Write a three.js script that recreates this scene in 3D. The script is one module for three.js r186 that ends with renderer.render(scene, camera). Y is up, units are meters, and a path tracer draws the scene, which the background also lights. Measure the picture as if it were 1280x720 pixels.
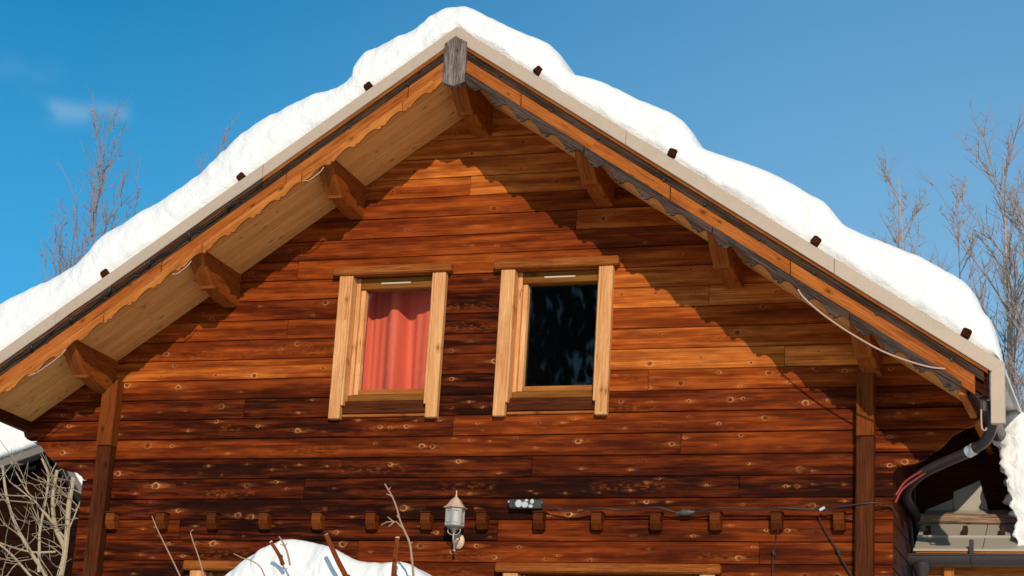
import * as THREE from 'three';
import { mergeGeometries } from 'three/addons/utils/BufferGeometryUtils.js';

// ---------------------------------------------------------------- camera, sky, sun, exposure
const renderer = new THREE.WebGLRenderer({ antialias: true });
renderer.setSize(1024, 576);
renderer.toneMapping = THREE.LinearToneMapping;
renderer.toneMappingExposure = 1.0;
renderer.shadowMap.enabled = true;
const scene = new THREE.Scene();
const camera = new THREE.PerspectiveCamera(15.708, 16 / 9, 0.1, 6000);
camera.position.set(6.0478, 1.6137, 16.3987);
camera.rotation.set(0.2848, 0.3344, 0.0604, 'YXZ');

const SUN = new THREE.Vector3(0.39, 0.43, 1).normalize();
const sun = new THREE.DirectionalLight(new THREE.Color().setRGB(1, 0.91, 0.76), 3.35);
sun.position.copy(SUN).multiplyScalar(60).add(new THREE.Vector3(0, 5, 0));
sun.target.position.set(0, 5, 0);
sun.castShadow = true;
sun.shadow.mapSize.set(4096, 4096);
Object.assign(sun.shadow.camera, { left: -22, right: 22, top: 22, bottom: -22, near: 1, far: 140 });
sun.shadow.bias = -0.0004;
sun.shadow.radius = 1;
scene.add(sun, sun.target);

// ---------------------------------------------------------------- noise
function mulberry(a) { return () => { a |= 0; a = a + 0x6D2B79F5 | 0; let t = Math.imul(a ^ a >>> 15, 1 | a); t = t + Math.imul(t ^ t >>> 7, 61 | t) ^ t; return ((t ^ t >>> 14) >>> 0) / 4294967296; }; }
function hash(x, y, s) { let h = Math.imul(x | 0, 374761393) + Math.imul(y | 0, 668265263) + Math.imul(s | 0, 1274126177); h = Math.imul(h ^ h >>> 13, 1274126177); return ((h ^ h >>> 16) >>> 0) / 4294967296; }
function vn(x, y, s = 0) { const xi = Math.floor(x), yi = Math.floor(y); let fx = x - xi, fy = y - yi; fx = fx * fx * (3 - 2 * fx); fy = fy * fy * (3 - 2 * fy); const a = hash(xi, yi, s), b = hash(xi + 1, yi, s), c = hash(xi, yi + 1, s), d = hash(xi + 1, yi + 1, s); return a + (b - a) * fx + (c - a) * fy + (a - b - c + d) * fx * fy; }
function fbm(x, y, s = 0, o = 4) { let v = 0, a = 0.5, n = 0; for (let i = 0; i < o; i++) { v += a * vn(x, y, s + i * 17); n += a; x *= 2.03; y *= 2.03; a *= 0.5; } return v / n; }
const clamp = (x, a = 0, b = 1) => Math.min(b, Math.max(a, x));
const mix = (a, b, t) => a + (b - a) * t;
const sst = (a, b, x) => { const t = clamp((x - a) / (b - a)); return t * t * (3 - 2 * t); };
const mix3 = (a, b, t) => [mix(a[0], b[0], t), mix(a[1], b[1], t), mix(a[2], b[2], t)];
const enc = v => { v = clamp(v); return Math.round(255 * (v <= 0.0031308 ? v * 12.92 : 1.055 * Math.pow(v, 1 / 2.4) - 0.055)); };

// the sky: clear blue, paler to one side and towards the horizon, thin wisps of cloud
{
  const W = 2048, H = 1024, d = new Float32Array(W * H * 4);
  const top0 = [0.012, 0.222, 0.495], low0 = [0.085, 0.50, 0.92], top1 = [0.115, 0.33, 0.585], low1 = [0.29, 0.57, 0.85];
  for (let j = 0; j < H; j++) {
    const el = ((j + 0.5) / H - 0.5) * 180, e = clamp((24 - el) / 14, -1.2, 1.25);
    for (let i = 0; i < W; i++) {
      const az = ((i + 0.5) / W - 0.5) * 2 * Math.PI;               // atan2(z, x)
      const deg = ((az * 180 / Math.PI + 109 + 540) % 360) - 180;     // 0 at the middle of the view, positive to the right
      const a = 0.5 + 0.5 * Math.sin(clamp(deg / 9.5, -Math.PI / 2, Math.PI / 2)) + 0.65 * sst(25, 130, Math.abs(deg));   // the air pales towards the sun's side
      let c = mix3(mix3(top0, low0, Math.max(0, e)), mix3(top1, low1, Math.max(0, e)), a);
      if (e < 0) c = c.map(v => v * (1 + 0.28 * e));
      // wisps
      const wx = deg, wy = el;
      const band = Math.exp(-Math.pow((wy - 20.75 - 0.06 * wx) / 0.3, 2)) * sst(-17, -14.2, wx) * (1 - sst(-11.9, -11.2, wx)) + 0.2 * Math.exp(-Math.pow((wy - 20.8) / 0.4, 2)) * (1 - sst(-14.2, -13, wx)) * sst(-60, -30, wx);
      const w = clamp(band * sst(0.42, 0.75, fbm(wx * 0.9 + wy * 0.4, wy * 3.2, 5, 4)) * 0.27);
      c = mix3(c, [0.55, 0.7, 0.85], w);
      const o = (j * W + i) * 4; d[o] = c[0]; d[o + 1] = c[1]; d[o + 2] = c[2]; d[o + 3] = 1;
    }
  }
  const t = new THREE.DataTexture(d, W, H, THREE.RGBAFormat, THREE.FloatType);
  t.mapping = THREE.EquirectangularReflectionMapping; t.magFilter = THREE.LinearFilter; t.minFilter = THREE.LinearFilter;
  t.wrapS = THREE.RepeatWrapping; t.colorSpace = THREE.LinearSRGBColorSpace; t.needsUpdate = true;
  scene.background = t; scene.environment = t;
}

// ---------------------------------------------------------------- object helpers
const used = {};
function numbered(n) { used[n] = (used[n] || 0) + 1; return used[n] === 1 ? n : n + '_' + String(used[n] - 1).padStart(3, '0'); }
function thing(name, label, category, pos = [0, 0, 0], group) { const g = new THREE.Group(); g.name = numbered(name); g.position.set(...pos); g.userData = { label, category }; if (group) g.userData.group = group; scene.add(g); return g; }
function part(name, geo, mat, parent, pos, label) { const o = new THREE.Mesh(geo, mat); o.name = name; if (pos) o.position.set(...pos); if (label) o.userData.label = label; parent.add(o); return o; }
function sub(name, parent, pos) { const g = new THREE.Group(); g.name = name; if (pos) g.position.set(...pos); parent.add(g); return g; }
function tagged(name, geo, mat, label, category, group) { const o = part(numbered(name), geo, mat, scene); o.userData = { label, category }; if (group) o.userData.group = group; return o; }
function structure(name, geo, mat) { const o = part(numbered(name), geo, mat, scene); o.userData = { kind: 'structure' }; return o; }

// ---------------------------------------------------------------- geometry helpers
function soup(pos, uv) { const g = new THREE.BufferGeometry(); g.setAttribute('position', new THREE.Float32BufferAttribute(pos, 3)); if (uv) g.setAttribute('uv', new THREE.Float32BufferAttribute(uv, 2)); g.computeVertexNormals(); return g; }
// uv in metres along an axis: u = along, v = the widest of the other two
let uvShift = 0;
function uvAlong(g, dir = [1, 0, 0], su = 2, sv = 0.5, world = [0, 0, 0]) {
  if (g.index) g = g.toNonIndexed();
  const P = g.attributes.position, N = P.count, uv = new Float32Array(N * 2), D = new THREE.Vector3(...dir).normalize();
  const a = new THREE.Vector3(), b = new THREE.Vector3(), c = new THREE.Vector3(), n = new THREE.Vector3(), q = new THREE.Vector3(), t = new THREE.Vector3(), e2 = new THREE.Vector3();
  uvShift += 0.377; const ou = (uvShift * 1.73) % 7, ov = (uvShift * 2.31) % 5;
  for (let i = 0; i < N; i += 3) {
    a.fromBufferAttribute(P, i); b.fromBufferAttribute(P, i + 1); c.fromBufferAttribute(P, i + 2);
    n.copy(b).sub(a).cross(q.copy(c).sub(a)); if (n.lengthSq() > 0) n.normalize();
    const end = Math.abs(n.dot(D)) > 0.8;
    if (end) e2.set(Math.abs(D.y) > 0.8 ? 1 : 0, Math.abs(D.y) > 0.8 ? 0 : 1, 0); else e2.copy(n).cross(D).normalize();
    for (const [k, v] of [[i, a], [i + 1, b], [i + 2, c]]) {
      t.copy(v);
      const w = t.dot(e2);
      uv[k * 2] = (end ? t.dot(q.copy(n).cross(e2)) * 0.3 : t.dot(D)) / su + ou; uv[k * 2 + 1] = w / sv + ov;
    }
  }
  g.setAttribute('uv', new THREE.BufferAttribute(uv, 2)); g.computeVertexNormals(); return g;
}
// box with chamfered edges, centred, 44 triangles
function cbox(sx, sy, sz, c = 0.006, dir, su, sv) {
  c = Math.min(c, sx * 0.3, sy * 0.3, sz * 0.3);
  const h = [sx / 2, sy / 2, sz / 2], pos = [];
  const v = (ax, s) => s.map((k, i) => k * (h[i] - (i === ax ? 0 : c)));
  const tri = (a, b, d) => { const ux = b[0] - a[0], uy = b[1] - a[1], uz = b[2] - a[2], wx = d[0] - a[0], wy = d[1] - a[1], wz = d[2] - a[2]; const nx = uy * wz - uz * wy, ny = uz * wx - ux * wz, nz = ux * wy - uy * wx; if (nx * (a[0] + b[0] + d[0]) + ny * (a[1] + b[1] + d[1]) + nz * (a[2] + b[2] + d[2]) < 0) pos.push(...a, ...d, ...b); else pos.push(...a, ...b, ...d); };
  for (let ax = 0; ax < 3; ax++) { const o = [0, 1, 2].filter(i => i !== ax); for (const s of [-1, 1]) { const q = [[-1, -1], [1, -1], [1, 1], [-1, 1]].map(([p, r]) => { const k = [0, 0, 0]; k[ax] = s; k[o[0]] = p; k[o[1]] = r; return v(ax, k); }); tri(q[0], q[1], q[2]); tri(q[0], q[2], q[3]); } }
  for (let e = 0; e < 3; e++) { const [a1, a2] = [0, 1, 2].filter(i => i !== e); for (const s of [-1, 1]) for (const t of [-1, 1]) { const k = w => { const r = [0, 0, 0]; r[e] = w; r[a1] = s; r[a2] = t; return r; }; const A = v(a1, k(-1)), B = v(a1, k(1)), C = v(a2, k(1)), D = v(a2, k(-1)); tri(A, B, C); tri(A, C, D); } }
  for (const s of [-1, 1]) for (const t of [-1, 1]) for (const r of [-1, 1]) tri(v(0, [s, t, r]), v(1, [s, t, r]), v(2, [s, t, r]));
  const g = soup(pos);
  const d = dir || (sx >= sy && sx >= sz ? [1, 0, 0] : sy >= sz ? [0, 1, 0] : [0, 0, 1]);
  return uvAlong(g, d, su, sv);
}
const box3 = (x0, x1, y0, y1, z0, z1, c, dir) => { const g = cbox(x1 - x0, y1 - y0, z1 - z0, c, dir); g.translate((x0 + x1) / 2, (y0 + y1) / 2, (z0 + z1) / 2); return g; };
// prism over a polygon in x, y between two depths
function prism(pts, z0, z1, bevel = 0.004, dir = [1, 0, 0], su, sv) {
  const s = new THREE.Shape(pts.map(p => new THREE.Vector2(p[0], p[1])));
  const b = bevel > 0;
  const g = new THREE.ExtrudeGeometry(s, { depth: z1 - z0 - (b ? 2 * bevel : 0), bevelEnabled: b, bevelThickness: bevel, bevelSize: bevel, bevelOffset: -bevel, bevelSegments: 1, steps: 1, curveSegments: 6 });
  g.translate(0, 0, z0 + (b ? bevel : 0)); return uvAlong(g, dir, su, sv);
}
// tube along points with changing radius
function tubeSoup(pos, pts, r0, r1, sides = 6) {
  const n = pts.length, rings = [], T = new THREE.Vector3(), A = new THREE.Vector3(), B = new THREE.Vector3();
  for (let i = 0; i < n; i++) {
    const p = pts[i]; T.copy(pts[Math.min(n - 1, i + 1)]).sub(pts[Math.max(0, i - 1)]).normalize();
    A.set(Math.abs(T.y) > 0.9 ? 1 : 0, Math.abs(T.y) > 0.9 ? 0 : 1, 0).cross(T).normalize(); B.copy(T).cross(A);
    const r = mix(r0, r1, i / (n - 1)), ring = [];
    for (let k = 0; k < sides; k++) { const a = k / sides * 2 * Math.PI; ring.push([p.x + r * (A.x * Math.cos(a) + B.x * Math.sin(a)), p.y + r * (A.y * Math.cos(a) + B.y * Math.sin(a)), p.z + r * (A.z * Math.cos(a) + B.z * Math.sin(a))]); }
    rings.push(ring);
  }
  for (let i = 0; i < n - 1; i++) for (let k = 0; k < sides; k++) { const a = rings[i][k], b = rings[i][(k + 1) % sides], c = rings[i + 1][(k + 1) % sides], d = rings[i + 1][k]; pos.push(...a, ...b, ...c, ...a, ...c, ...d); }
  for (const [ring, f] of [[rings[0], 1], [rings[n - 1], 0]]) for (let k = 1; k < sides - 1; k++) f ? pos.push(...ring[0], ...ring[k + 1], ...ring[k]) : pos.push(...ring[0], ...ring[k], ...ring[k + 1]);
}
const V = a => new THREE.Vector3(...a);
function smoothTube(pts, r, n = 40, sides = 8) { const c = new THREE.CatmullRomCurve3(pts.map(V), false, 'centripetal'); const g = new THREE.TubeGeometry(c, n, r, sides, false); return g; }

// ---------------------------------------------------------------- materials
function dataTex(w, h, d, srgb) { const t = new THREE.DataTexture(d, w, h); t.magFilter = THREE.LinearFilter; t.minFilter = THREE.LinearMipmapLinearFilter; t.generateMipmaps = true; t.wrapS = t.wrapT = THREE.RepeatWrapping; if (srgb) t.colorSpace = THREE.SRGBColorSpace; t.needsUpdate = true; return t; }
// sawn softwood: long grain, curved figure, a few knots. light / dark: linear colours. One tile = 2 m x 0.5 m
function woodSet(seed, light, dark, o = {}) {
  const W = 1024, H = 256, d = new Uint8Array(W * H * 4), b = new Uint8Array(W * H * 4), R = mulberry(seed), kn = [];
  const { knots = 9, streak = 0.6, stain = 0.3, stainCol = dark.map(v => v * 0.35), crack = 0, contrast = 1 } = o;
  for (let i = 0; i < knots; i++) kn.push([R() * W, R() * H, 3 + R() * 6]);
  for (let j = 0; j < H; j++) for (let i = 0; i < W; i++) {
    let y = j, kd = 9, ki = 0;
    for (const k of kn) { let dx = Math.abs(i - k[0]), dy = j - k[1]; if (dx > W / 2) dx = W - dx; if (dy > H / 2) dy -= H; if (dy < -H / 2) dy += H; const q = Math.hypot(dx / 1.8, dy) / k[2]; if (q < kd) { kd = q; ki = 1; } y += dy > 0 ? -k[2] * 0.9 * Math.exp(-q * q / 5) : k[2] * 0.9 * Math.exp(-q * q / 5); }
    const fx = i / W, w = Math.min(1, Math.min(i, W - i) / 60);
    const n1 = fbm(fx * 14, y / 3.2, seed, 3), n2 = fbm(fx * 40, y / 1.3, seed + 9, 2), n3 = fbm(fx * 5, y / 22, seed + 21, 3), n4 = vn(fx * 160, y * 0.9, seed + 40);
    const fig = 0.5 + 0.5 * Math.sin(y * 0.55 + 16 * fbm(fx * 3, y / 40, seed + 31, 2));
    let g = clamp(0.5 + contrast * ((n1 - 0.5) * 1.3 * streak + (n2 - 0.5) * 0.5 + (fig - 0.5) * 0.35 * streak + (n3 - 0.5) * 0.8 + (n4 - 0.5) * 0.15));
    let c = mix3(dark, light, g);
    const st = sst(0.56, 0.8, fbm(fx * 7, y / 14, seed + 77, 4)) * stain; c = mix3(c, stainCol, st);
    if (crack) { const cr = sst(0.74, 0.8, fbm(fx * 9, y / 1.6, seed + 99, 2)) * crack; c = mix3(c, [0.01, 0.008, 0.007], cr); g -= cr; }
    if (kd < 3) { const core = 1 - sst(0.55, 1.1, kd), ring = Math.exp(-Math.pow((kd - 1.2) / 0.5, 2)); c = mix3(c, dark.map(v => v * 0.45), core * 0.85); c = mix3(c, dark.map(v => v * 0.7), ring * 0.4 * ki); }
    const q = (j * W + i) * 4; d[q] = enc(c[0]); d[q + 1] = enc(c[1]); d[q + 2] = enc(c[2]); d[q + 3] = 255;
    const hv = Math.round(255 * clamp(g * 0.8 + 0.1)); b[q] = b[q + 1] = b[q + 2] = hv; b[q + 3] = 255;
  }
  return { map: dataTex(W, H, d, true), bump: dataTex(W, H, b, false) };
}
const wood = (set, rough = 0.62, bs = 0.003, tint) => { const m = new THREE.MeshPhysicalMaterial({ map: set.map, bumpMap: set.bump, bumpScale: bs, roughness: rough, specularIntensity: 0.1 }); if (tint) m.color.setRGB(...tint); return m; };
const setHoney = woodSet(11, [0.46, 0.16, 0.035], [0.26, 0.062, 0.011], { knots: 8 });
const setPale = woodSet(23, [0.78, 0.40, 0.17], [0.52, 0.2, 0.06], { knots: 9, stain: 0.25, stainCol: [0.2, 0.07, 0.02] });
const setOrange = woodSet(37, [0.56, 0.19, 0.038], [0.27, 0.06, 0.009], { knots: 9, stain: 0.45 });
const setGrey = woodSet(41, [0.17, 0.135, 0.11], [0.05, 0.037, 0.03], { knots: 4, crack: 0.7, contrast: 1.5 });
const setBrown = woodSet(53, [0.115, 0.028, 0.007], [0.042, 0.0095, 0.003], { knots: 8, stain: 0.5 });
const setSoffit = woodSet(29, [0.88, 0.42, 0.125], [0.76, 0.28, 0.062], { knots: 16, stain: 0.12, stainCol: [0.25, 0.1, 0.03] });
const M = {
  honey: wood(setHoney), pale: wood(setPale, 0.55), orange: wood(setOrange, 0.55), grey: wood(setGrey, 0.8, 0.005), brown: wood(setBrown, 0.6),
  soffit: wood(setSoffit, 0.6, 0.003), soffitB: wood(setSoffit, 0.6, 0.003, [0.92, 0.88, 0.85]), purlin: wood(setOrange, 0.55, 0.003, [0.68, 0.55, 0.46]),
  paleBright: wood(setPale, 0.5, 0.002, [1.1, 1.15, 1.15]), olive: wood(setHoney, 0.5, 0.002, [0.62, 0.72, 0.6]), dark: wood(setBrown, 0.75, 0.004, [0.55, 0.55, 0.6]), weather: wood(setGrey, 0.8, 0.005, [0.44, 0.31, 0.24]), valance: wood(setGrey, 0.8, 0.005, [0.56, 0.44, 0.39]), king: wood(setGrey, 0.8, 0.006, [1.7, 1.6, 1.55]),
};
function noiseSet(seed, w, h, fn) { const d = new Uint8Array(w * h * 4); for (let j = 0; j < h; j++) for (let i = 0; i < w; i++) { const v = fn(i / w, j / h, seed), q = (j * w + i) * 4; for (let k = 0; k < 3; k++) d[q + k] = Math.round(255 * clamp(v[k])); d[q + 3] = 255; } return d; }
// painted sheet metal, very slightly mottled
const metalTex = dataTex(256, 256, noiseSet(3, 256, 256, (x, y, s) => { const n = 0.93 + 0.06 * (fbm(x * 6, y * 6, s, 4) - 0.5) + 0.03 * (vn(x * 90, y * 90, s) - 0.5); return [n, n, n]; }), true);
const metal = (c, r, mt = 0.1) => { const m = new THREE.MeshStandardMaterial({ roughness: r, metalness: mt, map: metalTex }); m.color.setRGB(...c); return m; };
M.flashing = metal([0.56, 0.405, 0.285], 0.55); M.gutter = metal([0.055, 0.038, 0.034], 0.35, 0.3); M.roofMetal = metal([0.42, 0.36, 0.28], 0.5);
const snowBump = dataTex(512, 512, noiseSet(7, 512, 512, (x, y, s) => { const f = (a, b) => fbm(a * 22, b * 22, s, 4); const n = f(x, y) * (1 - x) + f(x - 1, y) * x; const g = vn(x * 180, y * 180, s + 3); return Array(3).fill(clamp(n * 0.8 + g * 0.2)); }), false);
M.snow = new THREE.MeshStandardMaterial({ roughness: 0.85, bumpMap: snowBump, bumpScale: 0.012 }); M.snow.color.setRGB(0.83, 0.785, 0.73);
M.ground = new THREE.MeshStandardMaterial({ roughness: 0.9, bumpMap: snowBump, bumpScale: 0.03 }); M.ground.color.setRGB(0.85, 0.84, 0.82);
M.glass = new THREE.MeshPhysicalMaterial({ transmission: 1, thickness: 0, roughness: 0.01, ior: 1.52 });
M.black = new THREE.MeshStandardMaterial({ roughness: 0.55 }); M.black.color.setRGB(0.012, 0.011, 0.011);
M.interior = new THREE.MeshStandardMaterial({ roughness: 0.9 }); M.interior.color.setRGB(0.11, 0.07, 0.05);
M.cordPink = new THREE.MeshStandardMaterial({ roughness: 0.5 }); M.cordPink.color.setRGB(0.5, 0.29, 0.21);
M.red = new THREE.MeshStandardMaterial({ roughness: 0.5 }); M.red.color.setRGB(0.3, 0.035, 0.03);
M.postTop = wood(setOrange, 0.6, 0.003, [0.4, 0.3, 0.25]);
M.barge = wood(setOrange, 0.6, 0.004, [0.86, 0.74, 0.66]);
M.nightWood = wood(setBrown, 0.8, 0.004, [0.22, 0.2, 0.22]);
M.lintel = wood(setOrange, 0.55, 0.003, [0.66, 0.6, 0.6]);
M.vent = new THREE.MeshStandardMaterial({ roughness: 0.5 }); M.vent.color.setRGB(0.55, 0.42, 0.3);
M.alu = new THREE.MeshStandardMaterial({ roughness: 0.4, metalness: 0.3 }); M.alu.color.setRGB(0.6, 0.58, 0.55);

// ---------------------------------------------------------------- terrain
const m = 0.6772;                                   // roof slope
const groundY = (x, z) => {
  let y = 2.0 * (1 - sst(4, 14, z));
  y += 0.25 * (fbm(x * 0.25 + 9, z * 0.25, 3, 3) - 0.5) * sst(1, 4, Math.abs(x - 6) + Math.abs(z - 16));
  return y;
};
function grid(nx, nz, X, Z, Y, uvs = 0.5) { const pos = [], uv = [], id = []; for (let j = 0; j <= nz; j++) for (let i = 0; i <= nx; i++) { const x = X(i / nx), z = Z(j / nz); pos.push(x, Y(x, z), z); uv.push(x * uvs, z * uvs); } for (let j = 0; j < nz; j++) for (let i = 0; i < nx; i++) { const a = j * (nx + 1) + i; id.push(a, a + nx + 1, a + 1, a + 1, a + nx + 1, a + nx + 2); } const g = new THREE.BufferGeometry(); g.setAttribute('position', new THREE.Float32BufferAttribute(pos, 3)); g.setAttribute('uv', new THREE.Float32BufferAttribute(uv, 2)); g.setIndex(id); g.computeVertexNormals(); return g; }
const stretch = t => { const s = t * 2 - 1; return Math.sign(s) * (30 * Math.abs(s) + 570 * Math.pow(Math.abs(s), 4)); };
structure('snowy_ground', grid(160, 160, stretch, stretch, groundY), M.ground);
// the wooded hillside across the valley that the window panes mirror
const hillY = (x, z) => -0.5 + 720 * Math.exp(-Math.pow((x + 520) / 330, 2) - Math.pow((z - 1760) / 400, 2)) + 40 * (fbm(x * 0.006, z * 0.006, 12, 3) - 0.5) * sst(700, 1100, z);
structure('hillside', grid(120, 120, t => mix(-1700, 560, t), t => mix(590, 2900, t), hillY, 0.02), M.ground);
{
  const c = new THREE.ConeGeometry(1, 1, 7, 3); const p = c.attributes.position; for (let i = 0; i < p.count; i++) { const k = 0.75 + 0.5 * hash(i, 1, 4); p.setX(i, p.getX(i) * k); p.setZ(i, p.getZ(i) * k); } c.translate(0, 0.5, 0); c.computeVertexNormals();
  const mt = new THREE.MeshStandardMaterial({ roughness: 0.95 }); mt.color.setRGB(0.02, 0.03, 0.018);
  const N = 11000, im = new THREE.InstancedMesh(c, mt, N), R = mulberry(91), mm = new THREE.Matrix4(); let k = 0;
  while (k < N) { const x = mix(-760, -300, R()), z = mix(1330, 1640, R()), y = hillY(x, z), open = fbm(x * 0.03, z * 0.03, 33, 3); if (y < 418 && open > 0.6 && R() > 0.12) continue; const s = 1.6 + R() * 2, h = 6 + R() * 10; mm.makeScale(s, h, s); mm.setPosition(x, y - 0.5, z); im.setMatrixAt(k++, mm); }
  im.name = 'conifer_forest'; im.userData = { label: 'dark conifer forest covering the far hillside', category: 'forest', kind: 'stuff' }; scene.add(im);
}

// ================================================================ the chalet
const chalet = thing('wooden_chalet', 'large brown timber gabled house with two upstairs windows', 'house');
const CY = k => 6.298 - 0.1812 * k;                 // board joints
const WX0 = -4.45, WW = 8.9, WY0 = 3.9, WH = 4.6;
const soffitC = 8.446;
const winX = [[-1.145, -0.352], [0.372, 1.165]], winY = [5.565, 6.85];
const lowWin = [[-2.33, -0.7], [0.55, 2.13]], lowY = [2.75, 4.215];
const joints = { '-8': [-0.1], '-6': [0.9], '-4': [-1.7], '-2': [2.1], '-1': [-1.75], 1: [2.75], 2: [1.6], 3: [-2.1], 4: [-0.11], 5: [1.9], 6: [0.62], 7: [-1.45, 2.4], 8: [0.7], 9: [-2.62, 0.35], 10: [-0.9, 2.58], 11: [-0.4], 12: [0.8], 13: [-1.2] };

// one unrepeated texture for the whole cladding: grain, knots with pale resin halos, dark water staining
const cladding = (() => {
  const W = 2048, H = 1060, d = new Uint8Array(W * H * 4), b = new Uint8Array(W * H * 4), R = mulberry(2024), knots = {};
  const honey = [0.53, 0.145, 0.023], amber = [0.27, 0.048, 0.0058], redb = [0.135, 0.0205, 0.003], darkb = [0.052, 0.0078, 0.0018], soot = [0.021, 0.004, 0.0015], resin = [0.78, 0.32, 0.11];
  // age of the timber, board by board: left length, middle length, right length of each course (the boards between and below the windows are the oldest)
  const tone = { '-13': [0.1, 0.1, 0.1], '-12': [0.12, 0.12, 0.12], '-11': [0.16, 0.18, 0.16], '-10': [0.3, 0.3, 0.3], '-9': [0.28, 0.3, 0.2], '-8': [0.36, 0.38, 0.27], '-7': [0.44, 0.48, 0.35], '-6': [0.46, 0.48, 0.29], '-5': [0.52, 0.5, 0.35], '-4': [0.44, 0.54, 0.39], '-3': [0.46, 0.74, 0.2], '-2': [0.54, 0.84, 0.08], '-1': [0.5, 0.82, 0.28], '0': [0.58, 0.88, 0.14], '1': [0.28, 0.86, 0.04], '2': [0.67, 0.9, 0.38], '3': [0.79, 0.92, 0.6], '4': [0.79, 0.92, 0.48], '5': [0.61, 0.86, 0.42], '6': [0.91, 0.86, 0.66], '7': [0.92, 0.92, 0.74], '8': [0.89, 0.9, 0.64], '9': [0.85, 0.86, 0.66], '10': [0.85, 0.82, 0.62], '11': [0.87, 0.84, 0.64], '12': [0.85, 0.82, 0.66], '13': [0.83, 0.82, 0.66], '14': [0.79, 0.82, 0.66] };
  for (let k = -13; k <= 14; k++) { const a = []; let x = -4.4 + R() * 0.3; const dense = k >= 2 ? 0.30 : 0.42; while (x < 4.5) { a.push([x, 0.02 + R() * 0.14, 0.0065 + R() * R() * 0.018, R()]); x += (R() < 0.25 ? 0.05 : 0.1) + R() * R() * 3.2 * dense; } knots[k] = a; }
  for (let j = 0; j < H; j++) {
    const y = WY0 + (j + 0.5) / H * WH, kf = (6.298 - y) / 0.1812, k = Math.floor(kf), t0 = (kf - k) * 0.1812;
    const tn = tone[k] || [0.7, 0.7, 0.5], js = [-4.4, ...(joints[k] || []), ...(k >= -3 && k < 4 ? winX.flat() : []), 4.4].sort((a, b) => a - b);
    for (let i = 0; i < W; i++) {
      const x = WX0 + (i + 0.5) / W * WW; let seg = 0; while (seg < js.length - 2 && x > js[seg + 1]) seg++;
      const cx = (js[seg] + js[seg + 1]) / 2;   // every board is one piece of timber with one age
      const sd = 100 + k * 13 + seg * 7;
      let t = t0, kd = 9, kq = null;
      for (const q of knots[k]) { const dx = x - q[0]; if (Math.abs(dx) > 0.2) continue; const dy = t0 - q[1], r = q[2], e = Math.hypot(dx / 1.25, dy) / r; if (e < kd) { kd = e; kq = q; } const ex = Math.hypot(dx / 3.2, dy) / r; t += (dy > 0 ? -1 : 1) * r * 0.8 * Math.exp(-ex * ex / 3); }
      const g1 = fbm(x * 1.7, t * 95, sd, 3), g2 = fbm(x * 5, t * 260, sd + 3, 2), g3 = fbm(x * 1.4, t * 16, sd + 5, 3), g4 = fbm(x * 7, t * 26, sd + 15, 3);
      const fig = 0.5 + 0.5 * Math.sin(t * 330 + 26 * fbm(x * 0.75, t * 9, sd + 8, 2));
      // staining: long streaks with ragged ends
      const st = fbm(x * 1.5, t * 24, sd + 31, 4), st2 = fbm(x * 0.55 + 3, y * 1.3, 77, 3), st3 = fbm(x * 6, t * 60, sd + 51, 3);
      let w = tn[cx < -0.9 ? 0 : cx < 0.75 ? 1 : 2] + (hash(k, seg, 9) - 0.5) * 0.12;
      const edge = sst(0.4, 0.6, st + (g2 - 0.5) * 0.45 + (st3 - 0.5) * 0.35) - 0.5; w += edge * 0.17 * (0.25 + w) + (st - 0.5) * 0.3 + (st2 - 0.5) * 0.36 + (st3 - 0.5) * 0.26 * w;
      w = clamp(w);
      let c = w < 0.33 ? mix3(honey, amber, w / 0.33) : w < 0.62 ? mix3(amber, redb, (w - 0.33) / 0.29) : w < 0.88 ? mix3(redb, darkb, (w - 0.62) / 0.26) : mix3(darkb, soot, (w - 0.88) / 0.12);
      const gr = (g1 - 0.5) * 0.7 + (g2 - 0.5) * 0.3 + (fig - 0.5) * 0.22 * sst(0.35, 0.65, vn(x * 0.9, k * 3, 71)) + (g3 - 0.5) * 0.6 + (g4 - 0.5) * 0.55;
      const f = Math.exp(gr * 1.2 - 0.04); c = [c[0] * f, c[1] * Math.pow(f, 1.2), c[2] * Math.pow(f, 1.3)];
      let relief = 0.5 + gr * 0.4;
      if (kq) {
        const dx = x - kq[0], dy = t0 - kq[1], r = kq[2], q3 = kq[3], rag = 0.3 + 1.4 * fbm(x * 26, t0 * 110, 5, 3), a0 = hash(Math.round(kq[0] * 100), k, 4) * 6.28, an = Math.atan2(dy, dx);
        const kw = kd * (1 + 0.28 * (vn(an * 1.3 + 9, kq[0] * 7, 3) - 0.5)), cres = 0.12 + 0.88 * Math.pow(0.5 + 0.5 * Math.cos(an - a0), 0.8) * (0.5 + 0.8 * vn(an * 2.2 + 20, kq[0] * 11, 6)), dim = k >= 1 ? 1 : 0.45;
        const ring = Math.exp(-Math.pow((kw - 1.08) / 0.24, 2)) * cres * clamp(q3 * 1.8 - 0.2) * dim;
        const tail = Math.exp(-Math.pow(dy / (r * 0.95), 2)) * Math.exp(-Math.abs(dx - r * 2 * (q3 - 0.5)) / (r * 3.2)) * sst(0.35, 0.7, rag * 0.6) * clamp(q3 * 1.2) * dim;
        c = mix3(c, mix3(honey, resin, 0.3), tail * 0.8); c = mix3(c, resin, ring * 0.85);
        const core = 1 - sst(0.7, 0.98, kw); c = mix3(c, mix3([0.035, 0.009, 0.004], [0.16, 0.035, 0.008], hash(Math.round(kq[0] * 100), k, 2)), core * 0.8);
        relief += 0.3 * ring - 0.15 * core;
      }
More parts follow.
